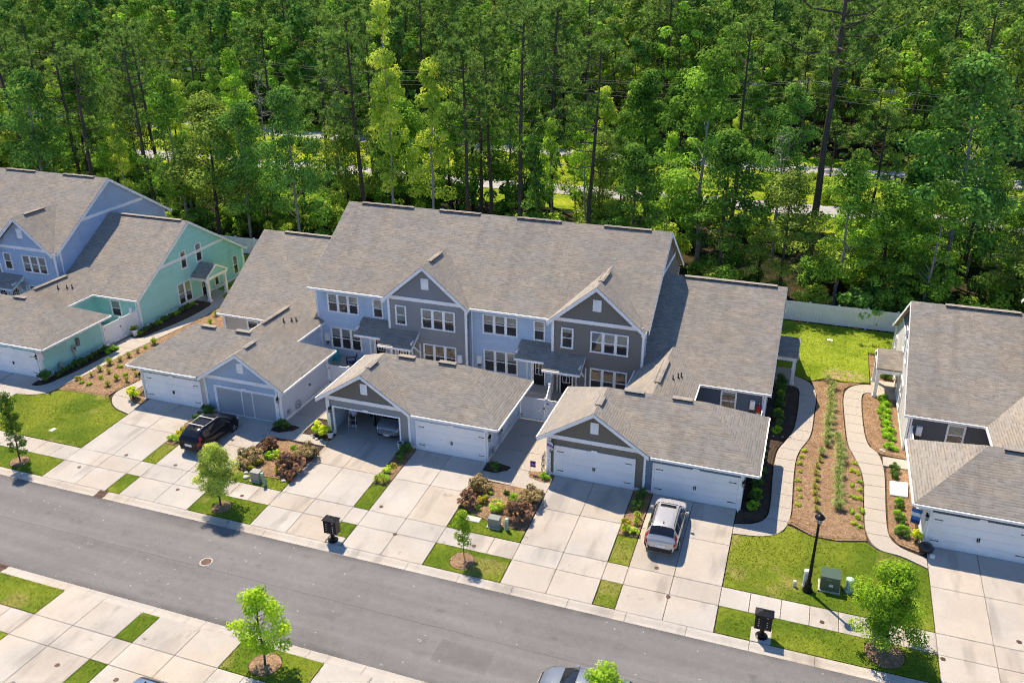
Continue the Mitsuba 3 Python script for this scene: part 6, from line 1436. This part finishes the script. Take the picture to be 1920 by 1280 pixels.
def pot(x, y, r, h, col, label, plant=None):
    k = thing('plant_pot', label, 'pot'); z = gz(y) + .02
    add('vessel', MB().lathe([(0, 0), (r * .68, 0), (r, h), (r * 1.06, h + .01), (r * 1.06, h + .05), (r * .9, h + .05), (r * .88, h - .04)], (x, y, z), 20), 'gloss', k, col, smooth=30); add('soil', MB().lathe([(r * .9, h - .03), (0, h - .02)], (x, y, z), 20), 'soil', k)
    if plant:
        kk = key('pot_plant'); place(plant, 'pot_plant', x, y, z + h - .03, .55 * r / .2, 1.0, label='small plant growing in the ' + label.split(' ', 1)[0] + ' ' + ' '.join(label.split()[1:6]), cat='plant')
pot(-28.78, 10.35, .24, .42, C(226, 228, 230), 'white round pot left of the open garage bay'); pot(-23.62, 10.62, .22, .42, C(222, 225, 228), 'white round pot right of the open garage bay')
pot(-53.55, 19.9, .24, .55, C(220, 222, 222), 'tall white pot by the white gate fence', 'proto_dark'); pot(-54.5, 10.6, .15, .3, C(222, 224, 225), 'small white pot at the front corner of the mint green garage'); pot(-28.75, 5.2, .2, .3, C(150, 80, 50), 'terracotta pot at the front right corner of the first mulch bed', 'proto_burgundy')
pot(-52.75, 29.0, .2, .35, (.03, .03, .034), 'dark pot by the mint green porch', 'proto_dark'); pot(-.3, 28.9, .2, .4, (.04, .04, .045), 'dark pot at the porch of the right wing', 'proto_dark')
def flag(p, q, h, cols, label, pole=True, wave=.05):
    """cloth hanging below the pole p-q, stripes along its length"""
    k = thing('flag', label, 'flag'); p, q = np.array(p, float), np.array(q, float)
    add('pole', MB().bar(p, q, .014, 8), 'metal', k, C(190, 190, 190))
    n, m = 14, len(cols); d = (q - p) / n; s_ = np.cross(d, [0, 0, 1.0]); s_ /= np.linalg.norm(s_)
    for j in range(m):
        g = [p + d * (i + 0.5 if i == 0 else i) * .96 - np.array([0, 0, .02 + h * (j + e) / m]) + s_ * wave * math.sin(i * 1.1 + (j + e) * .5) for i in range(n + 1) for e in (0, 1)]
        f = [[2 * i, 2 * i + 2, 2 * i + 3, 2 * i + 1] for i in range(n)]; add('stripe', MB().raw(g, f), 'screen', k, cols[j], smooth=True)
pk, wt = C(210, 150, 160), C(232, 226, 228)
flag((-54.45, 10.85, 3.0), (-53.1, 10.1, 3.15), .42, [pk, wt, pk, wt, pk, wt], 'faded pink and white striped flag at the corner of the mint green garage')
flag((8.25, 11.2, 2.55), (7.55, 10.6, 3.0), .95, [C(60, 110, 180), C(220, 228, 236), C(60, 120, 190), C(40, 60, 110)], 'blue and white flag at the corner of the dark grey garage')
flag((-13.45, 10.85, 3.0), (-12.95, 10.45, 3.1), .5, [C(226, 222, 230), C(120, 100, 150), C(222, 222, 230)], 'small white and purple flag above the lantern of the brown gabled bay')
k = thing('garden_flag', 'small purple garden flag on a wire stand in the alley bed', 'flag'); add('stand', MB().path([(-14.5, 10.6, FL), (-14.5, 10.6, FL + .95), (-14.12, 10.6, FL + .95)], [.012] * 3, 6), 'metal', k, BLACK); add('cloth', MB().box(-14.47, -14.13, 10.594, 10.606, FL + .5, FL + .93), 'screen', k, C(88, 44, 130)); add('print', MB().add(meshkit.text_mesh('ECU', .10, .004)).tf(np.array([[1, 0, 0, -14.41], [0, 0, -1, 10.5935], [0, 1, 0, FL + .66], [0, 0, 0, 1.0]])), 'matte', k, C(230, 228, 235))
def trellis(x, y):
    k = thing('wall_ornament', 'scrolled metal ornament against the left wall of the brown gabled bay', 'garden ornament'); mb = MB(); z = FL
    for cz, r in ((.35, .22), (.75, .22), (1.1, .16)):
        t = np.linspace(0, 2 * np.pi, 18); mb.path([(x - .05, y + r * math.cos(a), z + cz + r * math.sin(a)) for a in t], [.024] * 18, 5); mb.path([(x - .05, y + .35 + r * math.cos(a), z + cz + .1 + r * math.sin(a)) for a in t], [.016] * 18, 5)
    add('scroll', mb, 'matte', k, C(120, 112, 104)); add('stake', MB().bar((x - .05, y, z), (x - .05, y, z + 1.3), .016).bar((x - .05, y + .35, z), (x - .05, y + .35, z + 1.3), .016), 'metal', k, C(150, 152, 155))
trellis(-13.72, 10.95)
k = thing('foam_board', 'flat white board lying on the mulch beside the dark grey garage', 'board'); add('sheet', MB().hexa([[7.0, 15.35, FL + .10], [8.0, 15.35, FL + .16], [8.1, 16.95, FL + .18], [7.05, 16.9, FL + .10], [7.0, 15.35, FL + .14], [8.0, 15.35, FL + .20], [8.1, 16.95, FL + .22], [7.05, 16.9, FL + .14]]), 'matte', k, C(236, 237, 238)); add('edge_band', MB().box(7.0, 8.0, 15.32, 15.349, FL + .08, FL + .15), 'matte', k, C(210, 211, 212))
def bag():
    k = thing('rubbish_bag', 'dark bag with white bits leaning at the corner of the dark grey garage', 'bag'); s = trimesh.creation.icosphere(3, .36); s.vertices *= (1 + .5 * (meshkit.fbm(s.vertices * 4 + 3) - .5))[:, None] * [1.1, .9, .85]; s.apply_translation([8.62, 10.3, FL + .26]); add('sack', s, 'gloss', k, (.03, .032, .036), smooth=40)
    t = trimesh.creation.icosphere(2, .15); t.vertices *= (1 + .6 * (meshkit.fbm(t.vertices * 9) - .5))[:, None]; t.apply_translation([8.95, 9.85, FL + .06]); add('rag', t, 'matte', k, C(214, 216, 218), smooth=40)
bag()
# courtyard furniture
def adirondack(x, y, rz, col, label):
    k = thing('adirondack_chair', label, 'chair'); M = rotz(rz, (x, y, FL + .015))
    def P(name, mb): add(name, mb.tf(M), 'matte', k, col)
    for i in range(5): P('seat_slat', MB().hexa([[-.27, -.32 + i * .12, .36 - i * .035], [.27, -.32 + i * .12, .36 - i * .035], [.27, -.22 + i * .12, .33 - i * .035], [-.27, -.22 + i * .12, .33 - i * .035], [-.27, -.32 + i * .12, .385 - i * .035], [.27, -.32 + i * .12, .385 - i * .035], [.27, -.22 + i * .12, .355 - i * .035], [-.27, -.22 + i * .12, .355 - i * .035]]))
    for i in range(5):
        a = -.25 + i * .105; h = .98 + .06 * (2 - abs(i - 2)); P('back_slat', MB().hexa([[a, .24, .2], [a + .09, .24, .2], [a + .09, .27, .2], [a, .27, .2], [a, .52, h], [a + .09, .52, h], [a + .09, .55, h], [a, .55, h]]))
    for s_ in (-1, 1):
        P('arm', MB().box(s_ * .36 - .07, s_ * .36 + .07, -.38, .38, .55, .575)); P('leg', MB().box(s_ * .31 - .03, s_ * .31 + .03, -.36, -.27, 0, .55)); P('leg', MB().hexa([[s_ * .30 - .02, .0, .2], [s_ * .30 + .02, .0, .2], [s_ * .30 + .02, .5, .0], [s_ * .30 - .02, .5, .0], [s_ * .30 - .02, .0, .3], [s_ * .30 + .02, .0, .3], [s_ * .30 + .02, .5, .1], [s_ * .30 - .02, .5, .1]]))
adirondack(-34.35, 20.7, .3, C(30, 140, 150), 'teal slatted garden chair in the courtyard behind the screened bay'); adirondack(-32.95, 20.75, -1.0, C(28, 52, 92), 'navy slatted garden chair in the courtyard beside the teal one')
def grill(x, y):
    k = thing('barbecue_grill', 'black barbecue grill in the mint green courtyard behind the white fence', 'barbecue'); z = FL + .01
    c = MB(); c.box(x - .32, x + .32, y - .26, y + .26, z + .12, z + .72); add('cabinet', c, 'metal', k, (.02, .02, .022)); t = np.linspace(0, np.pi, 9)
    add('hood', MB().prism([(x - .36, y - .28 * math.cos(a), z + .74 + .28 * math.sin(a)) for a in t], (.72, 0, 0)), 'metal', k, (.03, .03, .033))
    for s_ in (-1, 1): add('side_shelf', MB().box(*sorted((x + s_ * .37, x + s_ * .75)), y - .24, y + .24, z + .70, z + .74), 'metal', k, (.05, .05, .055))
    for s_ in (-1, 1): add('wheel', MB().bar((x + s_ * .26, y - .2, z + .09), (x + s_ * .33, y - .2, z + .09), .09, 12), 'rubber', k, BLACK)
grill(-55.1, 18.4)
def wall_box(parent, x, z): water_heater(parent, front(21.35), x, z)
wall_box('townhouse_row', -1.85, 2.25); wall_box('townhouse_row_001', -54.75, 2.2); wall_box('townhouse_row_002', 8.75, 2.2)
k = thing('folded_parasol', 'folded red and white parasol at the courtyard corner of the right wing', 'parasol'); add('pole', MB().bar((-1.38, 20.95, FL), (-1.38, 20.95, FL + 2.1), .02), 'metal', k, C(200, 200, 200)); add('canopy', MB().lathe([(.03, FL + 1.95), (.12, FL + 1.75), (.17, FL + 1.5), (.13, FL + 1.35)], (-1.38, 20.95, 0), 10), 'screen', k, C(190, 60, 45), smooth=True); add('valance', MB().lathe([(.131, FL + 1.34), (.15, FL + 1.0), (.09, FL + .9)], (-1.38, 20.95, 0), 10), 'screen', k, C(228, 226, 224), smooth=True)
# power line on the highway median
for i, x in enumerate((-97.0, -49.0, -2.4, 44.0)):
    k = thing('utility_pole', 'wooden utility pole carrying wires along the highway behind the woods', 'utility pole', 'utility poles along the highway'); add('post', MB().bar((x, 97, .2), (x, 97, 14.6), .16, 10, .11), 'bark', k); add('crossarm', MB().box(x - .07, x + .07, 95.9, 98.1, 13.9, 14.05), 'bark', k)
for j, (y, z) in enumerate(((96.0, 14.1), (98.0, 14.1), (97, 12.7), (97, 12.1))):
    mb = MB(); xs_ = [-146, -97, -49, -2.4, 44, 90]
    for a, b in zip(xs_, xs_[1:]): t = np.linspace(0, 1, 9); mb.path([(a + (b - a) * q, y, z - 1.3 * 4 * q * (1 - q)) for q in t], [.02] * 9, 4)
    add('power_line', mb, 'matte', None, C(120, 122, 125), label='thin pale power line strung between the poles along the highway', cat='wire', group='power lines along the highway')

# ---------------------------------------------------------------- inside the open garage
import manifold3d as m3
def figure(bones, joints, rad, edge=.03):
    """one continuous body: hulls of joint spheres, merged and smoothed"""
    tot = None
    for a, b in bones:
        h = m3.Manifold.batch_hull([m3.Manifold.sphere(rad[a], 16).translate([float(q) for q in joints[a]]), m3.Manifold.sphere(rad[b], 16).translate([float(q) for q in joints[b]])])
        tot = h if tot is None else tot + h
    q = tot.refine_to_length(edge).to_mesh(); t = trimesh.Trimesh(q.vert_properties[:, :3], q.tri_verts); trimesh.smoothing.filter_taubin(t, iterations=8); return t
def person(x, y, rz):
    k = thing('person', 'person in a light blue shirt holding a walking frame inside the open garage', 'person'); M = rotz(rz, (x, y, FL + .02))
    J = dict(pel=(0, 0, .92), che=(0, -.10, 1.28), neck=(0, -.15, 1.46), hd=(0, -.19, 1.60), chin=(0, -.245, 1.545)); r_ = dict(pel=.15, che=.155, neck=.06, hd=.098, chin=.055)
    for s_, n in ((-1, 'l'), (1, 'r')):
        J.update({n + 'sh': (s_ * .18, -.12, 1.40), n + 'el': (s_ * .25, -.14, 1.12), n + 'wr': (s_ * .24, -.36, .98), n + 'hip': (s_ * .09, 0, .88), n + 'kn': (s_ * .11, -.05, .48), n + 'an': (s_ * .11, .0, .09), n + 'toe': (s_ * .13, -.17, .04)})
        r_.update({n + 'sh': .075, n + 'el': .048, n + 'wr': .032, n + 'hip': .105, n + 'kn': .065, n + 'an': .045, n + 'toe': .036})
    def part(name, bones, bs, col, ex=0, edge=.03):
        rr = {q: v + ex for q, v in r_.items()}; t = figure(bones, J, rr, edge); t.apply_transform(M); add(name, t, bs, k, col, smooth=True)
    part('body', [('neck', 'hd'), ('hd', 'chin'), ('che', 'neck'), ('pel', 'che')] + [(s_ + a, s_ + b) for s_ in 'lr' for a, b in (('sh', 'el'), ('el', 'wr'), ('hip', 'kn'), ('kn', 'an'), ('an', 'toe'))] + [('che', 'lsh'), ('che', 'rsh'), ('pel', 'lhip'), ('pel', 'rhip')], 'matte', C(205, 165, 140))
    part('shirt', [('pel', 'che'), ('che', 'lsh'), ('che', 'rsh'), ('lsh', 'lel'), ('rsh', 'rel')], 'matte', C(172, 186, 214), .016)
    part('trousers', [('pel', 'lhip'), ('pel', 'rhip'), ('lhip', 'lkn'), ('rhip', 'rkn'), ('lkn', 'lan'), ('rkn', 'ran')], 'matte', C(44, 46, 52), .014)
    for s_ in 'lr': part('shoe', [(s_ + 'an', s_ + 'toe')], 'matte', C(220, 222, 224), .014)
    h = trimesh.creation.icosphere(3, .104); h.vertices[:, 2] = np.maximum(h.vertices[:, 2], -.035 + .35 * h.vertices[:, 1] * -1); h.apply_translation([0, -.178, 1.622]); h.apply_transform(M); add('hair', h, 'matte', k, C(150, 148, 145), smooth=True)
    for s_ in (-1, 1): add('eye', trimesh.creation.icosphere(1, .012).apply_transform(M @ trimesh.transformations.translation_matrix([s_ * .035, -.282, 1.60])), 'gloss', k, (.03, .03, .03))
    add('nose', MB().raw([[-.016, -.285, 1.565], [.016, -.285, 1.565], [0, -.31, 1.567], [0, -.284, 1.61]], [[0, 1, 2], [0, 2, 3], [1, 3, 2], [0, 3, 1]]).tf(M), 'matte', k, C(205, 165, 140))
    for s_ in (-1, 1):
        hb = MB(); c = np.array([s_ * .24, -.40, .965]); hb.path([c + [0, .05, .015], c, c + [0, -.03, -.0]], [.03, .036, .03], 8)
        for q in range(4): b = c + [(q - 1.5) * .019, -.03, .012]; hb.path([b, b + [0, -.035, -.008], b + [0, -.035, -.04], b + [0, -.012, -.052]], [.0095, .009, .0085, .007], 6)
        hb.path([c + [-s_ * .03, 0, 0], c + [-s_ * .045, -.03, -.02], c + [-s_ * .03, -.045, -.045]], [.011, .010, .008], 6)
        add('hand', hb.tf(M), 'matte', k, C(205, 165, 140), smooth=True)
    w = thing('walking_frame', 'pale walking frame in front of the person in the open garage', 'walker')
    f = MB()
    for s_ in (-1, 1): f.path([(s_ * .27, -.18, .02), (s_ * .25, -.30, .92), (s_ * .24, -.46, .925), (s_ * .28, -.70, .02)], [.014] * 4, 8)
    add('frame', f.tf(M), 'metal', w, C(225, 226, 228))
    for z in (.35, .75): add('crossbar', MB().bar((-.26, -.62 + .13 * (z > .5), z), (.26, -.62 + .13 * (z > .5), z), .012).tf(M), 'metal', w, C(225, 226, 228))
    for s_ in (-1, 1): add('grip', MB().bar((s_ * .245, -.33, .925), (s_ * .24, -.45, .93), .022, 8).tf(M), 'rubber', w, (.05, .05, .05))
person(-28.0, 12.3, .25)
def motorbike(x, y, rz):
    k = thing('motorcycle', 'dark three wheeled motorcycle with pale bags standing in the open garage', 'motorcycle'); M = rotz(rz, (x, y, FL + .02))
    def P(name, mb, b, c, sm=30, par=None): return add(name, mb.tf(M), b, par or k, c, smooth=sm)
    for a, s_ in (((.75, 0), 0), ((-.6, -.42), 1), ((-.6, .42), 1)):
        w = P('wheel', MB().bar((a[0], a[1] - .08, .31), (a[0], a[1] + .08, .31), .31, 22), 'rubber', BLACK); P('rim', MB().bar((a[0], a[1] - .085, .31), (a[0], a[1] + .085, .31), .18, 16), 'metal', C(150, 152, 155), 30, w)
    P('frame', MB().path([(-.6, 0, .42), (-.1, 0, .40), (.35, 0, .62), (.62, 0, .95)], [.14, .16, .12, .05], 10), 'metal', (.02, .02, .022))
    P('tank', MB().path([(.05, 0, .72), (.25, 0, .80), (.48, 0, .82)], [.12, .17, .10], 12), 'carpaint', (.015, .015, .02)); P('seat', MB().path([(-.55, 0, .80), (-.25, 0, .72), (.05, 0, .74)], [.17, .16, .11], 10), 'rubber', (.015, .015, .016))
    P('fork', MB().bar((.75, -.1, .31), (.60, -.1, 1.0), .025).bar((.75, .1, .31), (.60, .1, 1.0), .025), 'metal', C(170, 172, 175)); P('handlebar', MB().path([(.42, -.42, 1.04), (.55, -.2, 1.03), (.57, 0, 1.0), (.55, .2, 1.03), (.42, .42, 1.04)], [.015] * 5, 7), 'metal', C(170, 172, 175))
    for y_ in (-.34, .34): P('bag', MB().box(-.78, -.30, y_ - .14, y_ + .14, .62, .92), 'matte', C(190, 196, 205), False)
    P('windshield', MB().hexa([[.66, -.22, 1.0], [.67, -.22, 1.0], [.67, .22, 1.0], [.66, .22, 1.0], [.56, -.18, 1.4], [.57, -.18, 1.4], [.57, .18, 1.4], [.56, .18, 1.4]]), 'car_glass', None, False); P('fender', MB().path([(.75 + .36 * math.cos(a), 0, .31 + .36 * math.sin(a)) for a in np.linspace(.3, 2.6, 8)], [.07] * 8, 6), 'carpaint', (.015, .015, .02))
motorbike(-26.9, 13.5, -1.2)
def shelf(x0, x1, y):
    k = thing('storage_shelf', 'dark storage shelf with boxes along the back wall of the open garage', 'shelf'); rng = random.Random(4)
    for xx in (x0, x1):
        for yy in (y - .22, y + .22): add('upright', MB().box(xx - .02, xx + .02, yy - .02, yy + .02, FL, FL + 1.9), 'metal', k, (.05, .05, .055))
    for z in (.15, .75, 1.35, 1.88): add('board', MB().box(x0 + .021, x1 - .021, y - .24, y + .24, FL + z, FL + z + .03), 'matte', k, C(90, 84, 76))
    b = thing('storage_box', 'mixed storage box on the shelf in the open garage', 'box')
    del labels[b]
    for z in (.18, .78, 1.38):
        xx = x0 + .08
        while xx < x1 - .5:
            w = rng.uniform(.3, .5); h = rng.uniform(.22, .45); c = rng.choice([C(150, 150, 155), C(120, 96, 70), C(70, 80, 96), C(170, 168, 160)])
            q = add('storage_box', MB().box(xx, xx + w, y - .2, y + .18, FL + z + .002, FL + z + h), 'matte', None, c, label='storage box standing on the shelf at the back of the open garage', cat='box', group='boxes on the garage shelf'); add('lid', MB().box(xx - .01, xx + w + .01, y - .21, y + .19, FL + z + h + .001, FL + z + h + .03), 'matte', q, tuple(min(.9, v * 1.2) for v in c)); xx += w + .08
shelf(-28.6, -26.2, 16.7)
